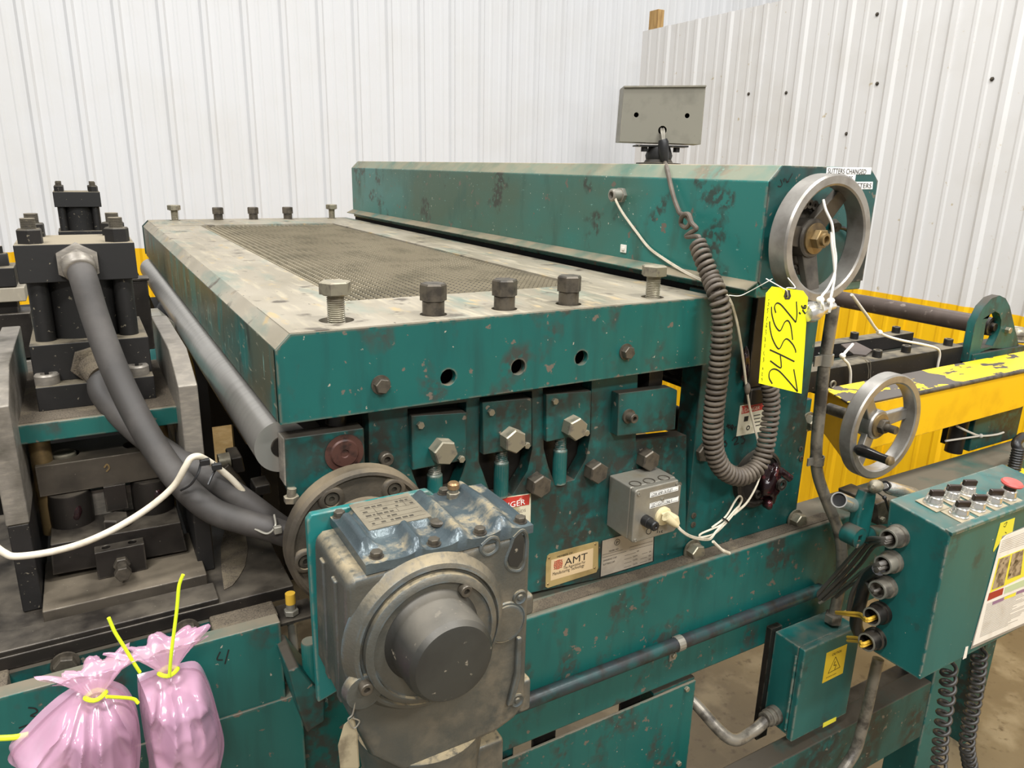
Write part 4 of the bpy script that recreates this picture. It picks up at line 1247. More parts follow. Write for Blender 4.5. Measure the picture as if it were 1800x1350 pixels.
obj('twist_tie', MB().tube(smooth([op(*q, .882) for q in ((1560, 745), (1610, 770), (1640, 800))]), 0.0016, 8), 'rubber_black', pl)

# ================================================================== hand wheels
def handwheel(name, label, c, R, dp, rimw, spokes, spoke_w, mrim, mspoke, hubr, back=0.0):
    w = thing(name, label, 'hand wheel', c)
    o_ = c
    prof = [(R - rimw, 0.002), (R - rimw + 0.003, 0), (R - 0.003, 0), (R, 0.003), (R, dp - 0.004), (R - 0.004, dp), (R - rimw + 0.004, dp), (R - rimw, dp - 0.004), (R - rimw, 0.002)]
    u, v, ax = frame((0, 1, 0))
    obj('rim', MB().lathe(o_, (0, 1, 0), prof, 72), mrim, w, ang=30)
    o_ = c + V(0, back, 0)
    for a in spokes:
        d = V(math.cos(a), 0, math.sin(a))
        n_ = V(-math.sin(a), 0, math.cos(a))
        p0, p1 = o_ + d * hubr * 0.8 + V(0, 0.008, 0), o_ + d * (R - rimw + 0.003) + V(0, 0.012 - back * 0.6, 0)
        obj('spoke', MB().add([p0 - n_ * spoke_w * 0.65, p0 + n_ * spoke_w * 0.65, p1 + n_ * spoke_w * 0.5, p1 - n_ * spoke_w * 0.5] + [q + V(0, 0.014, 0) for q in (p0 - n_ * spoke_w * 0.65, p0 + n_ * spoke_w * 0.65, p1 + n_ * spoke_w * 0.5, p1 - n_ * spoke_w * 0.5)],
             [(0, 1, 2, 3), (7, 6, 5, 4), (0, 4, 5, 1), (1, 5, 6, 2), (2, 6, 7, 3), (3, 7, 4, 0)]), mspoke, w, bevel=0.002)
    obj('hub', MB().lathe(o_ + V(0, 0.03, 0), (0, -1, 0), [(hubr * 0.9, -0.02), (hubr, 0.0), (hubr, 0.026), (hubr * 0.92, 0.029), (0, 0.029)], 32), mspoke, w, ang=30)
    obj('washer', MB().lathe(o_ + V(0, 0.001, 0), (0, -1, 0), [(hubr * 0.8, 0), (hubr * 0.8, 0.003), (hubr * 0.6, 0.004), (0, 0.004)], 28), 'brassy', w, ang=30)
    return w


c1 = at(1459, 422, Y=0.772)
w1 = handwheel('handwheel', 'large turned metal hand wheel tied up with white cable ties on the hood end', c1, 0.1005, 0.036, 0.0175, (0.95, 0.95 + 2.09, -1.46), 0.026, 'wheel', 'wheel_dark', 0.031, 0.028)
c1 = c1 + V(0, 0.028, 0)
obj('shaft_nut', MB().hexp(c1 + V(0, -0.003, 0), c1 + V(0, -0.016, 0), 0.028).ring(c1 + V(0, -0.016, 0), (0, -1, 0), 0.010, 0.006, 0.006, 20), 'brassy', w1)
obj('shaft', MB().cyl(c1 + V(0, 0.03, 0), c1 + V(0, HY0 - c1.y, 0), 0.014), 'wheel_dark', w1)
hp_ = [at(1424, 549, Y=0.745), at(1478, 534, Y=0.745)]
obj('crank_handle', MB().lathe(hp_[0], hp_[1] - hp_[0], [(0.004, -0.014), (0.013, -0.010), (0.0165, 0.002), (0.0155, 0.010), (0.011, 0.020), (0.0085, 0.030), (0.0095, 0.036), (0.0065, 0.040), (0.0055, 0.055)], 24), 'chrome', w1, label='chrome crank handle', ang=40)
# sprocket and chain behind the wheel
c1 = c1 - V(0, 0.012, 0)
chn = thing('drive_chain', 'greasy roller chain on a sprocket behind the large hand wheel', 'chain', c1 + V(0, 0.05, 0))
obj('sprocket', MB().lathe(c1 + V(-0.002, 0.05, 0), (0, -1, 0), [(0.050, 0), (0.050, 0.006), (0.02, 0.008), (0, 0.008)], 40), 'wheel_dark', chn)
for k in range(18):
    a = 0.8 + k * 2 * math.pi / 26
    p = c1 + V(-0.002 + 0.053 * math.cos(a), 0.04, 0.053 * math.sin(a))
    obj('chain_link', MB().ring(p, (0, -1, 0), 0.0075, 0.003, 0.010, 12), 'wheel_dark', chn)
bc = thing('cable_stub', 'short black cable behind the large hand wheel', 'cable', at(1475, 400, Y=HY0))
obj('cable', MB().tube(smooth([at(*p, Y=0.828) for p in ((1468, 399), (1485, 402), (1497, 413), (1506, 426))]), 0.0032, 8), 'rubber_black', bc)
obj('connector', MB().cyl(at(1464, 393, Y=HY0), at(1470, 400, Y=0.826), 0.009), 'wheel_dark', bc)

c2 = at(1560, 752, Y=0.815)
w2 = handwheel('handwheel', 'bare steel hand wheel with black crank handle in front of the yellow guard', c2, 0.1075, 0.030, 0.0185, (0.12, 2.20, 4.25), 0.022, 'wheel', 'wheel', 0.030, 0.016)
c2 = c2 + V(0, 0.016, 0)
obj('shaft_nut', MB().hexp(c2 + V(0, -0.003, 0), c2 + V(0, -0.014, 0), 0.026).cyl(c2 + V(0, -0.014, 0), c2 + V(0, -0.035, 0), 0.008), 'bolt_dark', w2)
obj('shaft', MB().cyl(c2 + V(0, 0.03, 0), c2 + V(0, 0.12, 0), 0.012), 'bolt_dark', w2)
hs = at(1504, 788, Y=0.815)
ha = V(hs.x, 0.815, hs.z)
obj('crank_handle', MB().lathe(ha, (0, -1, 0), [(0.006, -0.03), (0.006, 0), (0.008, 0.002), (0.0115, 0.01), (0.0105, 0.03), (0.0085, 0.05), (0.0085, 0.068)], 20), 'black_plastic', w2, ang=40, label='black crank handle')
obj('handle_screw', MB().lathe(ha + V(0, -0.068, 0), (0, -1, 0), [(0.009, 0), (0.009, 0.006), (0.006, 0.009), (0, 0.010)], 16), 'brassy', w2)

# ================================================================== lamp box on the hood
lx = V(math.cos(YAW), -math.sin(YAW), 0)
ly = V(math.sin(YAW), math.cos(YAW), 0)
lc = at(1155, 286, X=1.045)
lc.z = HZT
lb_ = thing('sensor_box', 'olive grey sheet metal sensor box on a swivel mount above the hood', 'sensor box', lc)
Yl = lc.y
LP = lambda px, py, d=0.0: (lambda q: q)(CAM + (lambda dd: dd * ((lc - CAM).dot(ly) + d) / dd.dot(ly))(_r * ((px - 900) / FPX) - _u * ((py - 675) / FPX) + _f))
tl, tr, br2, bl2 = LP(1097, 152), LP(1241, 151), LP(1232, 254), LP(1089, 249)
hc = [LP(1118.5, 202), LP(1208, 203.5), LP(1164.5, 229)]
o2 = lambda p: ((p - lc).dot(lx), p.z - lc.z)
fn = lambda u, v, w: lc + lx * u + V(0, 0, v) + ly * w
obj('face_plate', MB().plate([o2(tl), o2(tr), o2(br2), o2(bl2)], [circ(*o2(hc[0]), 0.0048, 14), circ(*o2(hc[1]), 0.0048, 14), circ(*o2(hc[2]), 0.0085, 18)], fn, 0.003), 'lamp_box', lb_, bevel=0.0012, label='drilled olive grey face plate')
sh = MB()
cs = [o2(tl), o2(tr), o2(br2), o2(bl2)]
for i in range(4):
    a, b = cs[i], cs[(i + 1) % 4]
    cx_ = sum(c[0] for c in cs) / 4
    cz_ = sum(c[1] for c in cs) / 4
    ia, ib = (a[0] + (cx_ - a[0]) * 0.03, a[1] + (cz_ - a[1]) * 0.03), (b[0] + (cx_ - b[0]) * 0.03, b[1] + (cz_ - b[1]) * 0.03)
    sh.prism([fn(*a, 0.003), fn(*b, 0.003), fn(*ib, 0.003), fn(*ia, 0.003)], ly * 0.062)
obj('box_sides', sh, 'lamp_box', lb_)
obj('box_back', MB().prism([fn(*c, 0.062) for c in cs], ly * 0.003), 'black', lb_)
obj('top_lip', MB().prism([fn(o2(tl)[0], o2(tl)[1] - 0.002, -0.004), fn(o2(tr)[0], o2(tr)[1] - 0.002, -0.004), fn(o2(tr)[0], o2(tr)[1] + 0.001, -0.004), fn(o2(tl)[0], o2(tl)[1] + 0.001, -0.004)], ly * 0.06), 'lamp_box', lb_)
m_ = MB()
zc_ = o2(br2)[1]
m_.prism([fn(-0.045, zc_ - 0.006, 0), fn(0.062, zc_ - 0.006, 0), fn(0.062, zc_ - 0.003, 0), fn(-0.045, zc_ - 0.003, 0)], ly * 0.05)
obj('mount_plate', m_, 'black_ox', lb_)
obj('swivel', MB().lathe(lc + lx * 0.006 + ly * 0.02, (0, 0, 1), [(0.046, 0), (0.046, 0.003), (0.03, 0.004), (0.026, 0.010), (0.028, 0.018), (0.022, zc_ - 0.006)], 24), 'black_ox', lb_)
nb = hexbolt(0.013, 0.009, 'black_ox')
for u in (-0.026, 0.040):
    inst('mount_nut', nb, fn(u, zc_ - 0.016, 0.012), lb_)
con = [LP(1164, 229, -0.004), LP(1164, 240, -0.012), LP(1166, 262, -0.014), LP(1167, 284, -0.012)]
pg = thing('coiled_cord', 'long dirty grey coiled cord hanging in a loop below the sensor box', 'coiled cord', at(1268, 700, Y=0.86))
obj('connector', MB().tube([LP(1165, 245, -0.012), LP(1166, 250, -0.012), LP(1166.5, 262, -0.012), LP(1167.5, 277, -0.012), LP(1169, 288, -0.012)], [0.0085, 0.0105, 0.0110, 0.0095, 0.006], 14), 'rubber_black', pg)
obj('connector_wires', MB().tube(smooth([LP(1162, 226, 0.006), LP(1163, 232, -0.006), LP(1165, 246, -0.012)]), 0.0028, 8).tube(smooth([LP(1166, 226, 0.006), LP(1167, 232, -0.007), LP(1167, 246, -0.012)]), 0.0028, 8), 'galv', pg)
cs_ = [LP(1169, 286, -0.012), at(1172, 294, X=0.958), at(1175, 307, X=0.941), at(1179, 325, X=0.935), at(1186, 352, X=0.932), at(1195, 375, X=0.93)]
obj('straight_cord', MB().tube(smooth(cs_), 0.0042, 9), 'cord', pg)
kn = [at(1195, 375, X=0.93), at(1206, 380, X=0.924), at(1213, 390, X=0.92), at(1206, 400, X=0.922), at(1197, 393, X=0.928), at(1200, 379, X=0.92), at(1210, 377, X=0.915), at(1216, 392, X=0.915), at(1224, 402, X=0.915), at(1212, 410, X=0.918), at(1207, 416, X=0.92), at(1228, 416, X=0.912), at(1226, 428, X=0.914)]
obj('knot', MB().tube(smooth(kn, 8), 0.0042, 9), 'cord', pg)
cpth = [at(1226, 428, X=0.905), at(1236, 455, X=0.90), at(1250, 490, X=0.90), at(1262, 520, Y=0.872), at(1269, 560, Y=0.865), at(1267, 610, Y=0.865), at(1262, 660, Y=0.868), at(1256, 710, Y=0.872), at(1253, 755, Y=0.876), at(1256, 795, Y=0.88), at(1272, 826, Y=0.88), at(1300, 838, Y=0.88), at(1328, 824, Y=0.882), at(1343, 795, Y=0.884), at(1351, 755, Y=0.886), at(1356, 715, Y=0.888), at(1354, 685, Y=0.89), at(1347, 660, Y=0.892)]
obj('coil', MB().coil(cpth, lambda k: 0.0118 + 0.003 * math.sin(k * math.pi), 0.0103, 0.0041, 7, 14), 'cord', pg, ang=60)
# white twin cable from the gland to the upright
wc = thing('white_twin_cable', 'thin white twin cable running from the hood gland down to the clamp', 'cable', at(1300, 600, Y=0.88))
g0 = at(1084, 349, X=HX - 0.024)
pth = [at(1081, 343, X=HX - 0.022), at(1083, 355, X=HX - 0.024), at(1096, 378, X=HX - 0.012), at(1118, 408, X=HX - 0.004), at(1140, 436, X=HX - 0.004), at(1165, 455, X=HX - 0.006), at(1205, 480, X=HX - 0.015), at(1246, 500, X=0.915), at(1278, 522, Y=0.875), at(1292, 556, Y=0.875), at(1301, 600, Y=0.878), at(1308, 650, Y=0.885), at(1313, 690, Y=0.888), at(1318, 720, Y=0.892), at(1326, 752, Y=0.898), at(1334, 785, Y=0.895), at(1336, 820, Y=0.885), at(1336, 835, Y=0.875), at(1328, 858, Y=0.87), at(1312, 885, Y=0.875), at(1290, 905, Y=0.885)]
for k in (0, 1):
    obj('wire', MB().tube(smooth([p + V(0.0007 * k, 0, 0.0022 * k) for p in pth]), 0.0017, 7), 'white_cable', wc)
obj('cable_tie_knot', MB().blob(at(1313, 683, Y=0.885), 0.006, (1, 1, 1.8), 0.4, 90, 8), 'cord', wc)

# ================================================================== auction tag
YG = 0.742
tgp = lambda a, b: at(1320 + a / 6.425, 490 + b / 6.425, Y=YG)
tag = thing('auction_tag', 'bright yellow auction tag with the handwritten number 24552', 'tag', tgp(400, 200))
tgo = [(240, 88), (590, 135), (645, 210), (572, 1298), (90, 1180), (172, 165)]
hole_ = [(lambda p: (p.x, p.z))(tgp(405 + 18 * math.cos(a), 195 + 18 * math.sin(a))) for a in [k * math.pi / 6 for k in range(12)]]
obj('card', MB().plate([(lambda p: (p.x, p.z))(tgp(*q)) for q in tgo], [hole_], lambda u, v, w: V(u, YG + w, v), 0.0006), 'tag', tag)
obj('eyelet', MB().plate([(lambda p: (p.x, p.z))(tgp(*q)) for q in ((385, 125), (438, 128), (440, 160), (450, 195), (432, 232), (385, 232), (368, 195), (382, 160))], [hole_], lambda u, v, w: V(u, YG - 0.0008 + w, v), 0.0006), 'cord_black', tag)
dig = [[(240, 1185), (205, 1120), (210, 1050), (255, 1018), (320, 1045), (410, 1140), (525, 1275)], [(525, 1275), (505, 1150), (482, 1020)],
       [(215, 925), (330, 1005), (340, 960), (330, 865)], [(210, 800), (350, 865), (490, 935)],
       [(210, 480), (215, 560), (240, 670), (290, 770), (325, 785), (370, 700), (410, 680), (470, 740), (500, 800), (505, 835)],
       [(230, 315), (235, 400), (265, 510), (305, 575), (335, 580), (380, 490), (420, 475), (450, 540), (470, 690)],
       [(280, 385), (265, 320), (290, 275), (340, 295), (430, 400), (505, 492)], [(505, 492), (518, 400), (512, 255)]]
obj('number', stroke_mb([[tgp(*q) for q in l] for l in dig], 0.0023, (0, -1, 0)), 'ink', tag)
sm = [[(540, 378), (560, 398)], [(580, 350), (612, 395)], [(568, 300), (585, 330), (615, 330), (618, 305), (600, 305), (598, 328)]]
obj('lot_fraction', stroke_mb([[tgp(*q) for q in l] for l in sm], 0.0026, (0, -1, 0)), 'ink', tag)
rr_ = random.Random(5)
sl = []
d_, n_ = V(0, 0, 0), 0
pA, pB = tgp(120, 1160), tgp(200, 225)
k = 0.0
while k < 1:
    L = rr_.uniform(0.025, 0.07)
    if L < 0.032:
        k += 0.02
        continue
    m0 = pA.lerp(pB, k)
    pts = []
    q = k
    while q < min(1, k + L):
        pts.append(pA.lerp(pB, q) + V(rr_.uniform(-0.0014, 0.0014), 0, 0))
        q += 0.007
    if len(pts) > 2:
        sl.append(pts)
    k += L + 0.018
obj('fine_handwriting', stroke_mb(sl, 0.0007, (0, -1, 0)), 'ink', tag)
obj('string', MB().tube(smooth([tgp(405, 190) + V(0, -0.002, 0), tgp(380, 130) + V(0, -0.004, 0), tgp(330, 90) + V(0, 0, 0), tgp(290, 20) + V(0, 0.02, 0)]), 0.0008, 6).tube(smooth([tgp(405, 190) + V(0, 0.002, 0), tgp(430, 110) + V(0, 0.004, 0), tgp(500, 100), tgp(540, 10) + V(0, 0.02, 0)]), 0.0008, 6), 'white_plastic', tag)
obj('wire_string', MB().tube(smooth([at(1281, 519, Y=0.85), at(1300, 520, Y=0.84), at(1318, 512, Y=0.83), at(1340, 500, Y=0.81), at(1358, 490, Y=0.80)]), 0.0008, 6), 'white_plastic', tag)

# white cable ties round the wheel
zt1 = thing('cable_tie', 'long white cable ties looped over the large hand wheel and its chrome handle', 'cable tie', at(1450, 525, Y=0.75))
s5 = 5.19
wp = lambda a, b, Y: at(1340 + a / s5, 300 + b / s5, Y=Y)
obj('strap', MB().tube(smooth([wp(555, 265, .78), wp(580, 360, .772), wp(630, 470, .765), wp(645, 560, .762), wp(655, 680, .76), wp(670, 800, .758), wp(655, 950, .756), wp(600, 1070, .752), wp(540, 1150, .745), wp(545, 1200, .728), wp(560, 1270, .728)]), 0.0021, 8), 'white_plastic', zt1)
obj('strap', MB().tube(smooth([wp(630, 560, .764), wp(635, 680, .76), wp(650, 800, .758), wp(660, 950, .756), wp(640, 1080, .752), wp(625, 1160, .742), wp(630, 1220, .728), wp(610, 1290, .73)]), 0.0021, 8), 'white_plastic', zt1)
obj('tie_lock', MB().blob(wp(530, 1175, .735), 0.0058, (1.2, 1, 1), 0.2, 80, 8), 'white_plastic', zt1)
obj('tie_lock', MB().blob(wp(625, 1185, .735), 0.0058, (1.3, 1, 0.9), 0.2, 80, 8), 'white_plastic', zt1)
# ================================================================== vertical conduit and junction box
vc = thing('vertical_conduit', 'grey bent conduit pipe rising from the junction box past the upright', 'conduit', at(1464, 1090, Y=0.835))
cpts = [at(1465, 538, Y=0.885), at(1457, 590, Y=0.885), at(1448, 650, Y=0.885), at(1441, 720, Y=0.885), at(1435, 790, Y=0.885), at(1438, 836, Y=0.883), at(1455, 885, Y=0.872), at(1473, 930, Y=0.858), at(1480, 975, Y=0.850), at(1477, 1025, Y=0.845), at(1465, 1086, Y=0.842)]
obj('pipe', MB().tube(smooth(cpts), 0.0115, 18), 'conduit', vc)
obj('locknut', MB().hexp(at(1464, 1092, Y=0.842), at(1466, 1078, Y=0.842), 0.032), 'conduit', vc)
p = at(1451, 632, Y=0.885)
obj('pipe_strap', MB().ring(p + V(0, 0, -0.011), (0.0, 0, 1), 0.0145, 0.0116, 0.022, 24).box(p.x - 0.034, p.x - 0.010, 0.882, 0.885, p.z - 0.010, p.z + 0.010), 'galv', vc)
p = at(1436, 808, Y=0.885)
obj('pipe_strap', MB().ring(p + V(0, 0, -0.010), (0.0, 0, 1), 0.0142, 0.0116, 0.018, 24).box(p.x - 0.030, p.x - 0.010, 0.882, 0.885, p.z - 0.008, p.z + 0.008), 'conduit', vc)

jb = thing('junction_box', 'small teal junction box with a yellow electrical caution label', 'junction box', (1.26, 0.84, 0.555))
JX0, JX1, JY0, JY1, JZ0, JZ1 = 1.171, 1.345, 0.807, 0.885, 0.552, 0.774
obj('box_body', MB().box(JX0, JX1, JY0 + 0.016, JY1, JZ0 + 0.006, JZ1), 'teal_box', jb, bevel=0.002)
jd = obj('door', MB().box(JX0 - 0.003, JX1 + 0.003, JY0, JY0 + 0.015, JZ0, JZ1 + 0.003), 'teal_box', jb, bevel=0.003, label='chipped teal lid')
obj('hinge', MB().cyl((JX0 - 0.004, JY0 + 0.017, JZ0 + 0.02), (JX0 - 0.004, JY0 + 0.017, JZ1 - 0.02), 0.0028, seg=10), 'teal_box', jb)
obj('mounting_strut', MB().box(JX0 - 0.012, JX0 + 0.02, JY1, JY1 + 0.0135, 0.50, JZ1 + 0.008), 'steel_dark', jb)
c = at(1362, 1252, Y=0.86)
obj('side_fitting', MB().cyl((JX0, 0.855, c.z), (JX0 - 0.012, 0.855, c.z), 0.020).cyl((JX0 - 0.012, 0.855, c.z), (JX0 - 0.035, 0.855, c.z), 0.016).ring((JX0 - 0.02, 0.855, c.z), (-1, 0, 0), 0.0185, 0.015, 0.004, 24), 'conduit', jb)
obj('bent_conduit', MB().tube(smooth([(JX0 - 0.02, 0.855, c.z), (JX0 - 0.07, 0.856, c.z - 0.018), (JX0 - 0.13, 0.86, c.z - 0.012), at(1224, 1238, Y=0.925), at(1200, 1216, Y=0.955)]), 0.0125, 16), 'conduit', jb)
cl = obj('caution_label', MB().prism([at(*p, Y=JY0) for p in ((1453, 1148), (1489, 1132), (1481, 1183), (1445, 1201))], (0, -0.0006, 0)), 'caution', jd, label='yellow electrical caution label')
S4 = 3.913
jp = lambda a, b: at(1200 + a / S4, 1005 + b / S4, Y=JY0 - 0.0008)
tri_ = [jp(1000, 700), jp(1082, 655), jp(1052, 585)]
cm = stroke_mb([[tri_[0], tri_[1]], [tri_[1], tri_[2]], [tri_[2], tri_[0]]], 0.0012, (0, -1, 0), 0.0002)
cm.add(*(lambda q: (q.v, q.f))(stroke_mb([[jp(1050, 615), jp(1040, 645), jp(1055, 640), jp(1045, 672)]], 0.0016, (0, -1, 0), 0.0002)))
obj('warning_triangle', cm, 'ink', jb)
obj('lettering', text_mb('CAUTION', jp(1027, 580), (1, 0, 0), (0, 0, 1), 0.0062, 0.030), 'ink', jb)
obj('lettering', text_mb('ELECTRICAL HAZARD', jp(985, 735), (1, 0, 0), (0, 0, 1), 0.0028, 0.033), 'ink', jb)
obj('tape_scrap', MB().prism([at(*p, Y=JY0) for p in ((1447, 1271), (1470, 1260), (1469, 1267), (1446, 1279))], (0, -0.0005, 0)), 'sticky_yellow', jd)

# ================================================================== control console on its stand
CX0, CX1, CY0, CY1, CZ0, CZ1 = 1.204, 1.575, 0.598, 0.712, 0.838, 1.128
cs = thing('control_console', 'teal control console with selector switches, red stop button and taped instruction sheet', 'control box', (1.39, 0.66, CZ0))
sec = [(CY0, CZ0), (CY0, CZ1), (CY0 + 0.004, CZ1 + 0.002), (CY1, CZ1 + 0.016), (CY1 - 0.02, CZ0)]
obj('enclosure', MB().prism([(CX0, a, b) for a, b in sec], (CX1 - CX0, 0, 0)), 'teal_box', cs, bevel=0.003, seg=3)
obj('front_lip', MB().prism([(CX0, CY0 - 0.003, CZ1 - 0.004), (CX0, CY0 - 0.003, CZ1 + 0.003), (CX0, CY0 + 0.010, CZ1 + 0.0055), (CX0, CY0 + 0.010, CZ1)], (CX1 - CX0, 0, 0)), 'teal_box', cs, bevel=0.0015)
slp = (0.016) / (CY1 - CY0)
def ptop(px, py):
    p = at(px, py, Z=CZ1 + 0.008)
    for _ in range(4):
        p = at(px, py, Z=CZ1 + 0.0015 + (p.y - CY0) * slp)
    return p
def panel_tilt(v):
    return v
nrm = V(0, -slp, 1).normalized()
tl_ = Matrix.Rotation(math.atan(slp), 3, 'X')
KN = [(1639, 886.5, 'k'), (1669, 877, 'k'), (1697, 868, 'k'), (1684.5, 906, 'k'), (1713.7, 894.7, 'k'), (1743, 885, 'k'), (1768.5, 875, 'e')]
for i, (a, b, kd) in enumerate(KN):
    p = ptop(a, b)
    hw = 0.0205
    lg = obj('legend_plate', MB().prism([p + tl_ @ V(sx * hw, sy * hw, 0.0) for sx, sy in ((-1, -1), (1, -1), (1, 1), (-1, 1))], nrm * 0.0012), 'legend', cs)
    base = MB().lathe(p + nrm * 0.001, nrm, [(0.0165, 0), (0.0165, 0.003), (0.0150, 0.0045), (0.0148, 0.009), (0.0135, 0.012), (0.0130, 0.0165), (0.0115, 0.018), (0, 0.018)], 24)
    if kd == 'k':
        sw = obj('selector_switch', base, 'chrome', cs, ang=30)
        u = tl_ @ V(0.92, -0.38, 0).normalized()
        w_ = nrm.cross(u)
        q = p + nrm * 0.018
        obj('knob', MB().prism([q - u * 0.0125 - w_ * 0.0042, q + u * 0.0135 - w_ * 0.0042, q + u * 0.0135 + w_ * 0.0042, q - u * 0.0125 + w_ * 0.0042], nrm * 0.0115), 'knob', sw, bevel=0.002)
    else:
        sw = obj('stop_button', base, 'chrome', cs, ang=30)
        obj('button_stem', MB().cyl(p + nrm * 0.018, p + nrm * 0.028, 0.0105), 'knob', sw)
        obj('mushroom_head', MB().lathe(p + nrm * 0.027, nrm, [(0.010, 0), (0.0175, 0.002), (0.0185, 0.005), (0.016, 0.008), (0.009, 0.0095), (0, 0.010)], 32), 'red', sw, label='faded red mushroom head')
# instruction sheet on the front
Ys = CY0 - 0.0005
SF = 4.818
sp = lambda a, b, Y=Ys: at(1690 + a / SF, 880 + b / SF, Y=Y)
so = obj('plastic_sleeve', MB().prism([sp(*q) for q in ((345, 300), (700, 150), (640, 1010), (515, 1060), (75, 1258))], (0, -0.0006, 0)), 'grey_print', cs)
sh_ = obj('instruction_sheet', MB().prism([sp(*q, Ys - 0.0006) for q in ((330, 340), (380, 292), (700, 165), (630, 985), (520, 1040), (95, 1228))], (0, -0.0005, 0)), 'paper', cs, label='taped white instruction sheet with photographs')
Yq = Ys - 0.0012
for (m_, q) in (('print_yellow', ((315, 490), (530, 405), (530, 640), (240, 782))), ('photo_brown', ((325, 495), (415, 460), (358, 715), (258, 755))), ('photo_brown', ((432, 452), (527, 415), (500, 625), (388, 668))), ('print_dark_red', ((235, 785), (357, 738), (345, 795), (218, 850))), ('print_purple', ((265, 858), (360, 820), (355, 845), (260, 885))), ('print_yellow', ((365, 818), (462, 775), (456, 805), (360, 838))), ('print_green', ((370, 735), (560, 655), (550, 715), (360, 790))), ('print_purple', ((470, 770), (600, 720), (595, 750), (462, 795)))):
    obj('print_block', MB().prism([sp(*p, Yq - (0.0004 if m_ == 'photo_brown' else 0)) for p in q], (0, -0.0003, 0)), m_, sh_)
tl2 = MB()
rr_ = random.Random(11)
for k in range(26):
    fy = 880 + k * 12
    x0_, x1_ = 215 - (fy - 880) * 0.22, 215 - (fy - 880) * 0.22 + rr_.uniform(230, 400)
    if fy > 1160:
        break
    a_, b_ = sp(x0_, fy, Yq), sp(x1_, fy - (x1_ - x0_) * 0.42, Yq)
    tl2.prism([a_, b_, b_ + V(0, 0, 0.0008), a_ + V(0, 0, 0.0008)], (0, -0.0002, 0))
for k in range(7):
    a_, b_ = sp(345 - k * 4, 345 + k * 16, Yq), sp(620, 345 + k * 16 - 105, Yq)
    tl2.prism([a_, b_, b_ + V(0, 0, 0.0007), a_ + V(0, 0, 0.0007)], (0, -0.0002, 0))
obj('text_lines', tl2, 'grey_print', sh_, kind='stuff')
obj('sticky_note', MB().prism([sp(*q, Ys + 0.0002) for q in ((330, 190), (452, 145), (430, 270), (370, 290), (270, 435), (268, 420))], (0, -0.0004, 0)), 'sticky_yellow', cs)
obj('marker_scribble', stroke_mb([[sp(*q) for q in l] for l in ([(360, 200), (385, 180), (370, 220)], [(355, 215), (368, 222)], [(368, 265), (380, 275)])], 0.0012, (0, -1, 0), 0.0006), 'ink', cs)
obj('tape_scrap', MB().prism([sp(*q) for q in ((35, 1240), (58, 1232), (40, 1330), (10, 1345))], (0, -0.0004, 0)), 'paper', cs)
# cable glands in the left side
GL = [(1580, 941), (1570, 986), (1560, 1030), (1550, 1076), (1541, 1121)]
gp = []
for i, (a, b) in enumerate(GL):
    p = at(a, b, X=CX0)
    gp.append(p)
    go = MB().lathe(p, (-1, 0, 0), [(0.021, 0), (0.021, 0.009), (0.0185, 0.010), (0.0175, 0.026), (0.0165, 0.030), (0.0145, 0.030), (0.0140, 0.012), (0, 0.012)], 26)
    obj('cable_gland', go, 'conduit' if i < 3 else 'steel_dark', cs, ang=30)
    obj('gland_ring', MB().ring(p + V(-0.0295, 0, 0), (-1, 0, 0), 0.0172, 0.0142, 0.0012, 28), 'galv', cs)
# stand
RZ = at(1520, 1262, Y=0.80).z
sd = thing('console_stand', 'teal steel rail and post carrying the control console', 'stand', (1.7, 0.84, 0))
rx1 = at(1640, 1195, Y=0.80).x
obj('rail', MB().box(0.9, rx1, 0.80, at(1390, 1287, Z=RZ).y, at(1616, 1297, Y=0.80).z, RZ), 'teal_grimy', sd, bevel=0.004)
obj('base_shelf', MB().box(1.40, rx1, 0.83, at(1540, 1186, Z=RZ).y, RZ - 0.02, RZ - 0.001), 'steel_dark', sd)
a, b = at(1616, 1295, Y=0.80), at(1685, 1181, Y=0.80)
obj('post', MB().box(rx1, b.x, 0.798, 0.88, 0, 0.93), 'teal_box', sd, bevel=0.004)
obj('foot', MB().box(rx1 - 0.05, b.x + 0.05, 0.75, 0.95, 0, 0.012), 'teal_box', sd, bevel=0.002)
obj('support_arm', MB().box(1.40, b.x, 0.70, 0.80, 0.87, 0.93), 'teal_box', sd, bevel=0.003)
# conduit in front of the rail
fc2 = thing('bent_pipe', 'grey bent conduit passing in front of the console rail', 'conduit', at(1500, 1345, Y=0.77))
obj('pipe', MB().tube(smooth([at(1544, 1158, Y=0.775), at(1534, 1200, Y=0.772), at(1524, 1245, Y=0.770), at(1514, 1285, Y=0.768), at(1504, 1318, Y=0.766), at(1484, 1350, Y=0.764), at(1450, 1390, Y=0.762)]), 0.0118, 16), 'conduit', fc2)
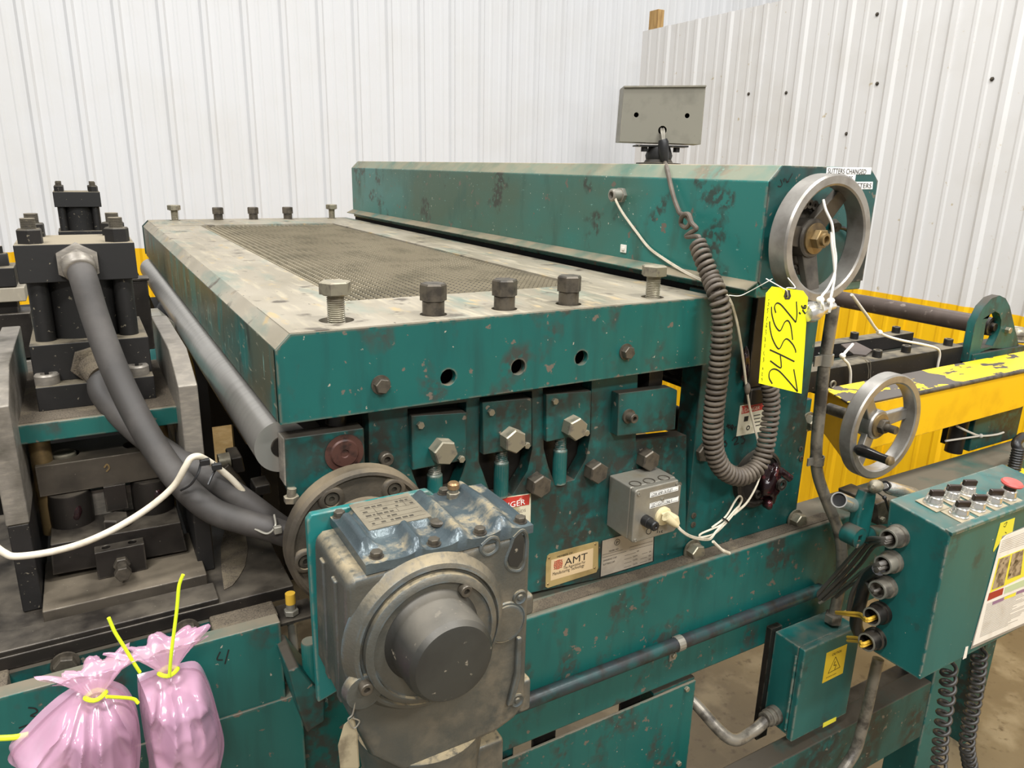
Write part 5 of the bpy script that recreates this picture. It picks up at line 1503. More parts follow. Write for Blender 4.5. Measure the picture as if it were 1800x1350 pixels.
# grey cables between beam end and console
cb_ = thing('cable_bundle', 'bundle of grimy grey control cables entering the console glands', 'cables', at(1480, 1030, Y=0.80))
for i, (pts, m_, r_) in enumerate((
        ([(1558, 944, None), (1530, 955, .74), (1508, 980, .78), (1478, 1015, .82), (1440, 1052, .87)], 'cable_grey', 0.0042),
        ([(1556, 939, None), (1526, 948, .74), (1502, 972, .78), (1470, 1008, .83), (1436, 1046, .875)], 'cable_grey', 0.0042),
        ([(1560, 949, None), (1535, 962, .74), (1512, 992, .78), (1480, 1024, .82), (1446, 1056, .865)], 'cable_grey', 0.0036),
        ([(1548, 990, None), (1520, 1002, .745), (1495, 1022, .79), (1470, 1042, .84), (1440, 1060, .87)], 'galv', 0.0036),
        ([(1548, 984, None), (1522, 1005, .74), (1500, 1040, .77), (1492, 1075, .78)], 'cable_grey', 0.0052),
        ([(1550, 994, None), (1530, 1018, .735), (1510, 1052, .755), (1500, 1085, .77)], 'cable_grey', 0.0052),
        ([(1540, 1030, None), (1520, 1022, .74), (1500, 1026, .78), (1470, 1050, .84)], 'cable_grey', 0.0030),
        ([(1532, 1080, None), (1512, 1079, .73), (1490, 1077, .76), (1470, 1076, .80)], 'cable_yellow', 0.0030),
        ([(1532, 1085, None), (1512, 1084, .73), (1490, 1081, .76), (1470, 1078, .80)], 'cable_yellow', 0.0026),
        ([(1525, 1122, None), (1510, 1122, .72), (1490, 1120, .76)], 'cable_yellow', 0.0030),
        ([(1525, 1128, None), (1510, 1128, .72), (1490, 1126, .76)], 'cable_yellow', 0.0030))):
    gi = min(range(5), key=lambda g_: abs(pts[0][1] - GL[g_][1]))
    dz_ = -(pts[0][1] - GL[gi][1]) * 0.0009
    P3 = [gp[gi] + V(-0.013, 0, dz_), gp[gi] + V(-0.040, 0.002, dz_)] + [at(a, b, Y=y) for a, b, y in pts[1:]]
    obj('cable', MB().tube(smooth(P3), r_, 9), m_, cb_)
obj('black_sleeve', MB().tube(smooth([at(1545, 1000, X=CX0 - 0.03), at(1525, 1020, Y=.735), at(1512, 1060, Y=.75), at(1505, 1100, Y=.76), at(1525, 1135, Y=.75)]), 0.012, 12), 'rubber_black', cb_)
# coil cords under the console
for i, (pts, lab) in enumerate(((((1668, 1168), (1666, 1210), (1660, 1255), (1654, 1300), (1650, 1350), (1640, 1400)), 'black coiled cord hanging beneath the console next to its post'), (((1722, 1145), (1718, 1190), (1712, 1230), (1704, 1275), (1700, 1310), (1706, 1350), (1712, 1400)), 'black coiled cord hanging beneath the console away from its post'))):
    P3 = [at(a, b, Y=0.625) for a, b in pts]
    cc_ = thing('coil_cord', lab, 'coiled cord', P3[0])
    obj('coil', MB().coil(P3, 0.0125, 0.0255 if i == 0 else 0.0205, 0.0038, 7, 16), 'cord_black', cc_, ang=60)
    obj('lead', MB().tube(smooth([P3[0] + V(0.012, 0, 0), P3[0] + V(0.006, 0.004, 0.015), V(P3[0].x, 0.64, CZ0)]), 0.0038, 8), 'cord_black', cc_)

# ================================================================== crank handles leaning on the beam
S7 = 7.5
ck = lambda a, b, Y: at(1450 + a / S7, 820 + b / S7, Y=Y)
kr = thing('hand_crank', 'teal cast crank arm with chrome grip and square socket tied beside the console', 'crank', ck(480, 980, .72))
obj('arm', MB().prism([ck(*q, .735) for q in ((560, 330), (690, 350), (670, 480), (640, 640), (600, 830), (570, 960), (360, 940), (430, 800), (450, 660), (510, 470))], (0, 0.02, 0)), 'teal_grimy', kr, bevel=0.004)
sq = ck(463, 948, .722)
obj('socket_boss', MB().plate(circ(0, 0, 0.019, 26), [[(-0.0055, -0.005), (0.005, -0.0055), (0.0055, 0.005), (-0.005, 0.0055)]], lambda u, v, w: sq + V(u, w, v), 0.03), 'teal_grimy', kr)
obj('socket_shade', MB().box(sq.x - 0.007, sq.x + 0.007, sq.y + 0.0035, sq.y + 0.02, sq.z - 0.007, sq.z + 0.007), 'black', kr)  # black block set in the square hole to paint its shade
obj('boss_barrel', MB().cyl(ck(560, 900, .745), ck(740, 880, .765), 0.0165), 'teal_grimy', kr)
obj('pivot_nut', MB().lathe(ck(690, 260, .735), ck(520, 280, .70) - ck(690, 260, .735), [(0.010, -0.01), (0.0105, 0.006), (0.0125, 0.012), (0.0120, 0.022), (0.007, 0.034), (0.003, 0.038)], 20), 'bolt', kr, ang=40)
ga, gbq = ck(840, 280, .735), ck(1190, 375, .745)
obj('chrome_grip', MB().lathe(ga, gbq - ga, [(0.006, -0.015), (0.0085, -0.012), (0.0115, 0.0), (0.0125, 0.012), (0.0125, (gbq - ga).length - 0.006), (0.010, (gbq - ga).length)], 24), 'chrome', kr, ang=40)
obj('grip_collar', MB().cyl(ck(790, 255, .735), ga, 0.0095), 'rubber_black', kr)
obj('tie', MB().tube(smooth([ck(690, 340, .73), ck(780, 420, .725), ck(830, 560, .722), ck(900, 780, .72), ck(895, 930, .715)]), 0.0014, 6).tube(smooth([ck(800, 420, .724), ck(860, 600, .722), ck(912, 800, .72)]), 0.0012, 6).blob(ck(785, 410, .722), 0.004, n=6), 'rubber_black', kr)
k2 = thing('tube_socket', 'polished tube socket beside the teal crank arm', 'tool', ck(300, 500, .74))
ta, tb = ck(185, 440, .735), ck(430, 540, .765)
L_ = (tb - ta).length
obj('tube', MB().lathe(ta, tb - ta, [(0.0118, 0.02), (0.0118, 0.0), (0.0138, 0.0), (0.0140, L_ * 0.6), (0.0120, L_ * 0.8), (0.0115, L_)], 28), 'chrome', k2, ang=40)
dr_ = (tb - ta).normalized()
obj('bore_shade', MB().cyl(ta + dr_ * 0.005, ta + dr_ * 0.0195, 0.0116), 'black', k2)  # black disc paints the darkness inside the tube
obj('stem', MB().cyl(tb, tb + (tb - ta).normalized() * 0.03, 0.008), 'rubber_black', k2)
kb = thing('crank_bracket', 'dusty steel bracket bolted on the beam behind the crank arm', 'bracket', ck(740, 640, .79))
obj('bracket_plate', MB().prism([ck(*q, .80) for q in ((680, 500), (860, 430), (870, 760), (700, 780))], (0, 0.09, 0)), 'bolt_dark', kb, bevel=0.003)
inst('hex_bolt', sml, ck(745, 690, .80), kb, RY)

# ================================================================== yellow guard, bars, back roller (right side)
yg = thing('yellow_guard', 'long yellow sheet metal guard with flaking paint behind the hand wheel', 'guard', (1.7, 0.98, 1.13))
A, B = at(1501, 714, Y=0.93), at(1800, 648, Y=0.93)
gz = 1.2325
obj('front_face', MB().prism([(1.381, 0.93, gz - 0.005), (2.30, 0.93, gz - 0.005), (2.30, 0.93, 1.152), (2.085, 0.93, 1.126), (1.381, 0.93, 1.118)], (0, 0.004, 0)), 'yellow_guard', yg, bevel=0.0012)
obj('top_face', MB().prism([(1.381, 0.93, gz), (2.30, 0.93, gz), (2.30, 1.045, gz), (1.432, 1.045, gz)], (0, 0, -0.004)), 'yellow_top', yg, bevel=0.0012, label='flaking yellow top of the guard')
obj('edge_strip', MB().cyl((1.60, 0.9315, gz - 0.0045), (2.30, 0.9315, gz - 0.0045), 0.0055, seg=12), 'bolt_dark', yg)
obj('end_face', MB().prism([(1.388, 0.937, gz - 0.006), (1.436, 1.03, gz - 0.006), (1.436, 1.03, 1.13), (1.388, 0.937, 1.105)], (-0.002, 0.001, 0)), 'yellow_guard', yg)
obj('back_wall', MB().box(1.436, 2.30, 1.04, 1.044, 1.13, gz - 0.004), 'yellow_guard', yg)
rg = MB()
for k in range(3):
    pts = [c2 + V((0.030 + 0.022 * k) * math.cos(a) , 0.112 - 0.0005, (0.030 + 0.022 * k) * math.sin(a)) for a in [q * math.pi / 10 for q in range(-4, 15)]]
    rg.tube(pts, 0.0018, 6)
# dark bars
for (nm_, lab, y0_, y1_, xa, xb, z0_, z1_) in (('tool_bar', 'long black steel bar with cap screws just behind the yellow guard', 1.10, 1.15, 1.30, 2.092, 1.204, 1.256), ('tool_bar', 'black steel bar in front of the yellow lower wall', 1.30, 1.345, 1.50, 2.172, 1.205, 1.2465)):
    tb_ = thing(nm_, lab, 'steel bar', ((xa + xb) / 2, (y0_ + y1_) / 2, z0_))
    obj('bar', MB().box(xa, xb, y0_, y1_, z0_, z1_), 'black_ox', tb_, bevel=0.002)
    scs = ((1592, 618), (1542, 622), (1666, 606)) if y0_ < 1.2 else ((1574, 586), (1500, 601))
    for (a, b) in scs:
        p = at(a, b, Y=(y0_ + y1_) / 2)
        inst('cap_screw', sockbolt(0.0235, 0.019, 'black_ox'), (p.x, p.y, z1_), tb_)
br = thing('base_channel', 'dark teal channel carrying the black bars', 'channel', (1.7, 1.2, 1.0))
obj('channel', MB().box(1.56, 2.30, 1.085, 1.40, 1.17, 1.203), 'teal_grimy', br, bevel=0.002)
sp2 = thing('shim_plate', 'brown shim plate lying on the black bars', 'plate', (1.62, 1.2, 1.257))
obj('sheet', MB().prism([at(*p, Z=1.2575) for p in ((1478, 607), (1505, 603), (1533, 617), (1522, 626), (1500, 624))], (0, 0, 0.003)), 'roller_dark', sp2)
obj('wire_ends', MB().tube(smooth([at(*p, Y=1.095) for p in ((1508, 627), (1522, 634), (1527, 650), (1526, 665))]), 0.0008, 5).tube(smooth([at(*p, Y=1.095) for p in ((1512, 627), (1529, 635), (1530, 665))]), 0.0008, 5), 'galv', sp2)
# slotted bracket with the long roller
YK = 1.08
kf = lambda a, b: (lambda p: (p.x, p.z))(at(1430 + a / 4.822, 480 + b / 4.822, Y=YK))
bk = thing('roller_bracket', 'dark teal arched bracket with a slot holding the brown roller', 'bracket', at(1740, 640, Y=YK))
outk = [kf(*q) for q in ((1305, 760), (1330, 640), (1370, 430), (1440, 290), (1510, 215), (1580, 190), (1630, 215), (1665, 280), (1690, 390), (1730, 560), (1745, 640), (1500, 640), (1420, 670), (1380, 740))]
slk = [kf(*q) for q in ((1415, 640), (1440, 560), (1462, 420), (1500, 350), (1540, 325), (1575, 345), (1592, 400), (1585, 470), (1550, 560), (1520, 620))]
obj('plate', MB().plate(outk, [slk], lambda u, v, w: V(u, YK + w, v), 0.022), 'teal_grimy', bk, bevel=0.0015)
obj('foot', MB().prism([(2.09, YK - 0.005, 1.236), (2.36, YK - 0.005, 1.236), (2.36, YK + 0.10, 1.236), (2.09, YK + 0.10, 1.236)], (0, 0, -0.032)), 'teal_grimy', bk, bevel=0.002)
inst('hex_bolt', hexbolt(0.017, 0.012, 'bolt'), at(1769, 580, Y=YK), bk, RY)
ro = thing('idler_roller', 'long dull brown roller running along the partition wall', 'roller', at(1733, 571, Y=YK + 0.03))
rc = at(1736, 573, Y=YK + 0.03)
obj('tube', MB().cyl(rc, (rc.x, 3.0, rc.z), 0.0265, seg=36), 'roller_dark', ro, ang=30)
obj('bearing', MB().lathe((rc.x, YK + 0.03, rc.z), (0, -1, 0), [(0.026, 0), (0.026, 0.012), (0.022, 0.014), (0.021, 0.011), (0.012, 0.011), (0.011, 0.022), (0, 0.022)], 32), 'steel_dark', ro, ang=30)
bt = at(1777, 628, Y=1.13)
bt.z = 1.236
bz = thing('filler_cap', 'round metal breather cap on the bracket foot', 'cap', bt)
obj('cap', MB().lathe(bt, (0, 0, 1), [(0.041, 0), (0.041, 0.003), (0.034, 0.006), (0.034, 0.018), (0.0355, 0.020), (0.0345, 0.030), (0.031, 0.036), (0.028, 0.038), (0.027, 0.0365), (0.018, 0.037), (0.017, 0.0385), (0, 0.0385)], 40), 'bolt', bz, ang=30)
obj('flange', MB().ring(bt, (0, 0, 1), 0.046, 0.03, 0.003, 36), 'bolt_dark', bz)
# teal column and pocket under the guard
pc = thing('teal_column', 'grimy teal column below the yellow guard beside the console', 'column', (2.0, 1.0, BZ))
obj('column', MB().box(2.02, 2.26, 1.0, 1.06, BZ, 1.2), 'teal_grimy', pc, bevel=0.003)
obj('dark_pocket', MB().box(at(1684, 760, Y=1.05).x, 2.02, 1.05, 1.08, BZ, 1.17), 'steel_dark', pc)
obj('pipe', MB().cyl((1.98, 1.02, BZ), (1.99, 1.02, 1.15), 0.022), 'steel_dark', pc)
plg = thing('yellow_connector', 'dirty yellow cable connector with a black ribbed boot beside the console', 'connector', at(1782, 850, Y=0.86))
pc_ = at(1782, 836, Y=0.86)
obj('body', MB().lathe(V(pc_.x, pc_.y, pc_.z - 0.055), (0, 0, 1), [(0.030, 0), (0.031, 0.05), (0.029, 0.068), (0.026, 0.073), (0, 0.073)], 8), 'yellow_plug', plg, ang=20)
prb = []
z = 0.0
while z < 0.055:
    prb += [(0.0135, z), (0.0155, z + 0.003), (0.0135, z + 0.006)]
    z += 0.0068
obj('ribbed_boot', MB().lathe(V(pc_.x - 0.006, pc_.y, pc_.z + 0.016), (0, 0, 1), prb, 18), 'rubber_black', plg, ang=30)
obj('cable', MB().tube(smooth([V(pc_.x - 0.006, pc_.y, pc_.z + 0.07), V(pc_.x - 0.002, pc_.y + 0.01, pc_.z + 0.085), V(pc_.x + 0.05, pc_.y + 0.02, pc_.z + 0.09), V(pc_.x + 0.15, pc_.y + 0.04, pc_.z + 0.06)]), 0.0115, 12), 'rubber_black', plg)
# white ties on the right
z2 = thing('cable_tie', 'white cable tie strung from the large hand wheel to the black bar', 'cable tie', at(1546, 585, Y=1.07))
obj('strap', MB().tube(smooth([at(*p, Y=y_) for p, y_ in (((1497, 518), .95), ((1522, 552), 1.0), ((1546, 584), 1.07), ((1580, 597), 1.08), ((1620, 605), 1.085), ((1646, 612), 1.088), ((1652, 622), 1.089), ((1649, 640), 1.092), ((1647, 652), 1.094))]), 0.0032, 8), 'white_plastic', z2)
obj('tie_lock', MB().blob(at(1546, 584, Y=1.066), 0.0075, (1, 1, 0.8), 0.2, 80, 8), 'white_plastic', z2)
z3 = thing('cable_tie', 'white cable tie looped over the black bar next to the conduit', 'cable tie', at(1482, 628, Y=1.08))
obj('strap', MB().tube(smooth([at(*p, Y=y_) for p, y_ in (((1499, 605), 1.12), ((1482, 626), 1.09), ((1491, 640), 1.088), ((1495, 655), 1.088), ((1494, 680), 1.09))]), 0.0034, 8), 'white_plastic', z3)
obj('tie_lock', MB().blob(at(1481, 626, Y=1.084), 0.0078, (1, 1, 0.9), 0.2, 80, 8), 'white_plastic', z3)
z4 = thing('cable_tie', 'white cable tie pulled across the teal column under the guard', 'cable tie', at(1723, 766, Y=0.99))
obj('strap', MB().tube(smooth([at(*p, Y=.99) for p in ((1682, 749), (1705, 760), (1724, 766), (1750, 764), (1764, 760))]), 0.0028, 8).tube(smooth([at(*p, Y=.99) for p in ((1662, 775), (1690, 771), (1724, 766))]), 0.0026, 8), 'white_plastic', z4)
obj('tie_lock', MB().blob(at(1724, 766, Y=.987), 0.006, n=8), 'white_plastic', z4)
# hook ring on conduit strap
hk = thing('split_ring', 'small metal ring beside the grey conduit', 'ring', at(1464, 676, Y=1.0))
obj('ring', MB().tube([at(1464, 676, Y=1.0) + V(0.008 * math.cos(a), 0, 0.008 * math.sin(a)) for a in [k * math.pi / 8 for k in range(16)]], 0.0022, 8, True), 'bolt', hk)
# ================================================================== hydraulic press unit on the left
def cylinder_unit(name, label, ox, oy, oz):
    """clamp cylinder; ox, oy, oz shift from the near unit"""
    t_ = thing(name, label, 'hydraulic cylinder', (-0.008 + ox, 1.237 + oy, 1.368 + oz))
    T = lambda x, y, z: (x + ox, y + oy, z + oz)
    bx = lambda a, b, c, d, e, f: MB().box(a + ox, b + ox, c + oy, d + oy, e + oz, f + oz)
    obj('end_cap', bx(-0.079, 0.063, 1.166, 1.308, 1.539, 1.590), 'black_cap', t_, bevel=0.0015)
    obj('barrel', MB().cyl(T(-0.008, 1.237, 1.455), T(-0.008, 1.237, 1.54), 0.060, seg=48), 'black_ox', t_, ang=30)
    obj('head', bx(-0.079, 0.066, 1.155, 1.320, 1.405, 1.4575), 'black_ox', t_, bevel=0.0015)
    obj('foot_flange', bx(-0.078, 0.066, 1.130, 1.345, 1.3715, 1.4055), 'black_ox', t_, bevel=0.0015)
    nutm = MB().hexp((0, 0, 0), (0, 0, 0.0195), 0.0275, a0=0.4)
    for sx in (-0.0595, 0.0435):
        for sy in (1.1855, 1.2885):
            obj('tie_rod', MB().cyl(T(sx, sy, 1.457), T(sx, sy, 1.54), 0.0125), 'black_ox', t_)
            n_ = obj('tie_rod_nut', MB().hexp(T(sx, sy, 1.590), T(sx, sy, 1.6095), 0.0275, a0=0.4 + sx * 8), 'black_ox', t_, ang=30)
            pr_ = []
            z = 0
            while z < 0.0125:
                pr_ += [(0.0085, z), (0.0093, z + 0.0008), (0.0085, z + 0.0016)]
                z += 0.0017
            obj('stud_end', MB().lathe(T(sx, sy, 1.6095), (0, 0, 1), pr_, 18), 'black_ox', n_, ang=20)
    return t_


cu = cylinder_unit('hydraulic_cylinder', 'black square hydraulic cylinder with two thick hoses above the teal plate', 0, 0, 0)
cu2 = cylinder_unit('hydraulic_cylinder', 'bare black hydraulic cylinder without hoses close to the white back wall', 0.012, 1.86, 0.0)
ss = sockbolt(0.030, 0.020, 'grinding')
for p in ((85, 682), (244, 664)):
    q = at(*p, Y=1.142)
    inst('flange_screw', ss, (q.x, 1.148, 1.3955 + 0.004), cu)
# hose fittings
f1 = at(137, 462, Y=1.166)
ft = obj('hose_fitting', MB().hexp(f1, f1 + V(0, -0.010, 0), 0.048, a0=0.52).hexp(f1 + V(0, -0.010, 0), f1 + V(0, -0.018, -0.002), 0.036, a0=0.52), 'grinding', cu, ang=30)
f2 = at(160, 640, Y=1.155)
obj('hose_fitting', MB().hexp(f2, f2 + V(0.002, -0.010, 0), 0.046, a0=0.2).cyl(f2 + V(0.002, -0.01, 0), f2 + V(0.012, -0.035, -0.012), 0.0195), 'dirt', cu, ang=30)
h1 = thing('hydraulic_hose', 'thick black hydraulic hose running down from the cylinder end cap', 'hose', at(420, 920, Y=0.99))
hp1 = [f1 + V(0, -0.012, -0.001), at(147, 490, Y=1.13), at(165, 550, Y=1.112), at(188, 615, Y=1.09), at(215, 680, Y=1.066), at(248, 745, Y=1.038), at(285, 805, Y=1.012), at(328, 860, Y=0.985), at(375, 898, Y=0.968), at(430, 917, Y=0.955), at(475, 930, Y=0.945), at(520, 945, Y=0.94)]
obj('hose', MB().tube(smooth(hp1), 0.0172, 20), 'rubber', h1)
obj('ferrule', MB().lathe(f1 + V(0, -0.014, -0.001), (hp1[1] - f1), [(0.0205, 0), (0.0205, 0.014), (0.019, 0.017), (0.017, 0.018)], 24), 'grinding', h1)
h2 = thing('hydraulic_hose', 'dusty hydraulic hose from the cylinder head passing behind the other hose', 'hose', at(420, 870, Y=1.0))
hp2 = [f2 + V(0.010, -0.030, -0.010), at(180, 690, Y=1.105), at(208, 725, Y=1.085), at(250, 765, Y=1.06), at(300, 800, Y=1.035), at(350, 828, Y=1.005), at(400, 860, Y=0.985), at(445, 892, Y=0.97), at(480, 918, Y=0.965), at(520, 945, Y=0.965)]
obj('hose', MB().tube(smooth(hp2), 0.0168, 20), 'rubber', h2)
tie = thing('hose_tie', 'black cable ties binding both hoses together', 'cable tie', at(360, 820, Y=0.97))
def loop(c_, ax, r, w):
    u, v, _ = frame(ax)
    return [Vector(c_) + (u * math.cos(a) * r * 1.75 + v * math.sin(a) * r) for a in [k * math.pi / 12 for k in range(24)]]
obj('strap', MB().tube(smooth([at(*p, Y=y_) for p, y_ in (((318, 862), .955), ((335, 852), .945), ((348, 832), .945), ((354, 812), .96), ((362, 808), .968), ((380, 818), .965), ((372, 838), .955), ((366, 852), .95))]), 0.0016, 6), 'rubber_black', tie)
for p in ((360, 812), (381, 820)):
    c = at(*p, Y=.955)
    obj('tie_lock', MB().box(c.x - 0.006, c.x + 0.006, c.y - 0.004, c.y + 0.004, c.z - 0.004, c.z + 0.004), 'rubber_black', tie, bevel=0.001)
obj('strap', MB().tube(smooth([at(*p, Y=y_) for p, y_ in (((448, 930), .935), ((470, 938), .925), ((484, 925), .925), ((482, 905), .94))]), 0.0016, 6), 'galv', tie)
obj('tie_lock', MB().box(*(lambda c: (c.x - 0.005, c.x + 0.005, c.y - 0.004, c.y + 0.004, c.z - 0.005, c.z + 0.005))(at(488, 931, Y=.92))), 'galv', tie, bevel=0.001)
wcb = thing('white_cable', 'thick white cable draped across the press in front of the hoses', 'cable', at(100, 975, Y=.97))
obj('cable', MB().tube(smooth([at(*p, Y=y_) for p, y_ in (((-15, 955), .97), ((8, 972), .965), ((30, 978), .962), ((90, 970), .96), ((150, 953), .96), ((210, 925), .962), ((265, 890), .962), ((305, 855), .958), ((325, 822), .952), ((335, 806), .952), ((348, 802), .955), ((362, 808), .965), ((380, 820), .97), ((410, 845), .972), ((440, 880), .97))]), 0.0042, 12), 'white_cable', wcb)

# press frame
pf_ = thing('punch_press', 'small press frame with ground steel side bars and teal top plate', 'press', (0, 1.15, 1.14))
tpz = 1.3713
obj('top_plate', MB().box(-0.105, 0.092, 1.08, 1.37, 1.345, tpz), 'teal', pf_, bevel=0.002, label='teal top plate')
obj('dust', MB().box(-0.100, 0.088, 1.086, 1.365, tpz - 0.001, tpz + 0.0008), 'dirt', pf_)
for s_, xa, xb in ((1, 0.086, 0.110), (-1, -0.124, -0.099)):
    zt_ = at(296, 612, Y=1.11).z
    up_ = [(1.02, 1.262 if s_ < 0 else 1.285), (1.02, 1.416), (1.105, zt_), (1.36, zt_), (1.36, 1.262 if s_ < 0 else 1.285)]
    obj('side_bar', MB().prism([(xa, a, b) for a, b in up_], (xb - xa, 0, 0)), 'grinding', pf_, bevel=0.002, label='ground grey side bar')
    lo_ = [(1.021, 1.14), (1.021, up_[0][1] - 0.0005), (1.36, up_[0][1] - 0.0005), (1.36, 1.14)]
    obj('side_bar_foot', MB().prism([(xa + 0.001, a, b) for a, b in lo_], (xb - xa - 0.002, 0, 0)), 'black_ox', pf_, bevel=0.002)
obj('guide_post', MB().cyl((0.062, 1.12, 1.20), (0.062, 1.12, 1.346), 0.013), 'brassy', pf_)
obj('guide_post', MB().cyl((-0.083, 1.12, 1.20), (-0.083, 1.12, 1.346), 0.013), 'brassy', pf_)
# punch holder: bar with two counterbores
ph = MB().plate([(-0.091, 1.10), (0.063, 1.10), (0.063, 1.19), (-0.091, 1.19)], [circ(-0.058, 1.135, 0.019), circ(0.035, 1.135, 0.019)], lambda u, v, w: V(u, v, 1.3055 - w), 0.044)
obj('punch_holder', ph, 'dusty_steel', pf_, bevel=0.0012)
c = (-0.058, 1.135)
obj('holder_bolt', MB().lathe((c[0], c[1], 1.285), (0, 0, 1), [(0.0155, 0), (0.0155, 0.022), (0.0135, 0.024), (0.012, 0.022), (0, 0.022)], 24), 'bolt', pf_, ang=30)
obj('holder_bolt', MB().cyl((0.035, 1.135, 1.27), (0.035, 1.135, 1.298), 0.0155), 'bolt_dark', pf_)
q = at(189, 822, Y=1.0995)
obj('paint_mark', stroke_mb([[at(183, 822, Y=1.0995), at(188, 816, Y=1.0995), at(192, 822, Y=1.0995), at(187, 829, Y=1.0995)]], 0.0022, (0, -1, 0)), 'brassy', pf_)
for xx, mt2 in ((-0.058, 'grease'), (0.045, 'steel_dark')):
    obj('stripper_spring', MB().lathe((xx, 1.115, 1.20), (0, 0, 1), [(0.024, 0), (0.027, 0.01), (0.0275, 0.022), (0.0275, 0.045), (0.026, 0.060)], 28), 'steel_dark', pf_, ang=30)
    obj('grease_smear', MB().blob((xx + 0.004, 1.092, 1.235), 0.010, (1, 0.6, 1.2), 0.6, 80, 10), 'grease', pf_)
obj('punch', MB().box(-0.016, 0.012, 1.095, 1.12, 1.225, 1.263), 'steel_dark', pf_, bevel=0.001)
obj('stripper', MB().box(-0.045, 0.045, 1.122, 1.16, 1.20, 1.25), 'grinding', pf_, bevel=0.001)
p = at(203, 905, Y=1.09)
obj('die_bolt', MB().cyl((p.x, 1.075, 1.2015), (p.x, 1.075, 1.206), 0.023).hexp((p.x, 1.075, 1.206), (p.x, 1.075, 1.226), 0.030), 'steel_dark', pf_, ang=30)
obj('die_block', MB().prism([at(*q, Y=1.05) for q in ((88, 958), (318, 918), (330, 968), (92, 1012))], (0, 0.14, 0)), 'steel_dark', pf_, bevel=0.0015)
obj('die_shelf', MB().box(-0.099, 0.0935, 0.98, 1.12, 1.130, 1.158), 'dusty_steel', pf_, bevel=0.002)
sb = obj('stop_block', MB().plate([(0, 0), (0.060, 0), (0.060, 0.026), (0, 0.026)], [circ(0.014, 0.013, 0.0052, 14), circ(0.046, 0.013, 0.0052, 14)], lambda u, v, w: V(at(167, 982, Y=1.03).x + u, 1.03 + v, 1.158 + 0.040 - w), 0.0398), 'steel_dark', pf_, bevel=0.0012)
p = at(214, 990, Y=1.03)
obj('stop_screw', MB().cyl(p, p + V(0, -0.03, 0), 0.0068).hexp(p, p + V(0, -0.008, 0), 0.018).hexp(p + V(0, -0.022, 0), p + V(0, -0.034, 0), 0.0178), 'bolt_dark', pf_, ang=30)
# big base plate
bp = thing('steel_slab', 'oily steel base plate sprinkled with metal fines under the press', 'plate', (0, 1.1, 1.12))
obj('plate', MB().box(-0.40, 0.197, 0.928, 1.36, 1.121, 1.1395), 'steel_dark', bp, bevel=0.002)
obj('fines', MB().prism([at(*q, Z=1.1400) for q in ((396, 925), (418, 930), (432, 942), (436, 965), (431, 995), (420, 1015), (408, 1030), (394, 1037), (389, 1000), (388, 960))], (0, 0, 0.0008)), 'dirt', bp)
obj('clamp_strip', MB().box(-0.40, 0.10, 0.929, 0.975, 1.139, 1.147), 'steel_dark', bp, bevel=0.002)
# teal beam under it
lb2 = thing('press_beam', 'teal beam under the press with marker numbers and a slot along its top', 'beam', (-0.1, 0.95, 0.7))
obj('front_lip', MB().box(-0.45, 0.165, 0.872, 0.895, 0.86, 1.125), 'teal', lb2, bevel=0.002)
obj('rear_web', MB().box(-0.45, 0.165, 0.922, 0.94, 0.86, 1.1205), 'teal_grimy', lb2)
obj('slot_floor', MB().box(-0.45, 0.165, 0.895, 0.922, 1.06, 1.07), 'interior', lb2)
obj('slot_dirt', MB().box(0.085, 0.167, 0.893, 0.930, 1.085, 1.1245), 'dirt', lb2, bevel=0.003)
obj('slot_dirt', MB().box(-0.45, -0.135, 0.893, 0.930, 1.085, 1.1235), 'dirt', lb2, bevel=0.003)
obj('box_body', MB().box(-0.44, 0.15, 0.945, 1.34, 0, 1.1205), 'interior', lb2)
obj('lower_face', MB().box(-0.45, 0.172, 0.885, 0.94, 0.0, 0.862), 'teal', lb2, bevel=0.002)
obj('lower_step', MB().box(-0.45, 0.185, 0.869, 0.90, 0.70, 1.008), 'teal', lb2, bevel=0.002)
wb_ = hexbolt(0.022, 0.008, 'bolt_dark', 0.003)
for p in ((115, 1166), (328, 1107)):
    inst('hex_bolt', wb_, at(*p, Y=0.922), lb2, RY)
l3 = lambda a, b: at(a / 3.333, 945 + b / 3.333, Y=0.872)
obj('marker_number', stroke_mb([[l3(*q) for q in l] for l in ([(1290, 668), (1272, 712), (1305, 716)], [(1340, 655), (1318, 740)], [(165, 995), (205, 1000), (218, 1020), (180, 1042), (215, 1050), (205, 1075), (165, 1095), (110, 1115)])], 0.0018, (0, -1, 0)), 'ink', lb2)
# sensor + stop pin right of the beam
sn = thing('proximity_sensor', 'slim sensor with yellow tip clamped beside the beam end', 'sensor', at(515, 1090, Y=0.90))
p = at(511, 1060, Y=0.90)
obj('barrel', MB().cyl((p.x, 0.90, p.z - 0.075), (p.x, 0.90, p.z), 0.0062), 'galv', sn)
obj('nut', MB().hexp((p.x, 0.90, p.z - 0.016), (p.x, 0.90, p.z - 0.009), 0.017).hexp((p.x, 0.90, p.z - 0.03), (p.x, 0.90, p.z - 0.024), 0.016), 'galv', sn)
obj('yellow_tip', MB().cyl((p.x, 0.90, p.z), (p.x, 0.90, p.z + 0.015), 0.0066), 'cable_yellow', sn)
obj('clip', MB().box(p.x - 0.02, p.x + 0.03, 0.885, 0.93, p.z - 0.022, p.z - 0.018), 'steel_dark', sn)
pn = thing('stop_pin', 'upright teal pin with a big hex nut beside the gearbox', 'pin', at(548, 1225, Y=0.83))
q0, q1 = at(550, 1228, Y=0.83), at(541, 1127, Y=0.83)
obj('pin', MB().lathe((q0.x, 0.83, q0.z), (0, 0, 1), [(0.0105, 0), (0.0105, q1.z - q0.z - 0.003), (0.0095, q1.z - q0.z)], 22), 'teal', pn, ang=30)
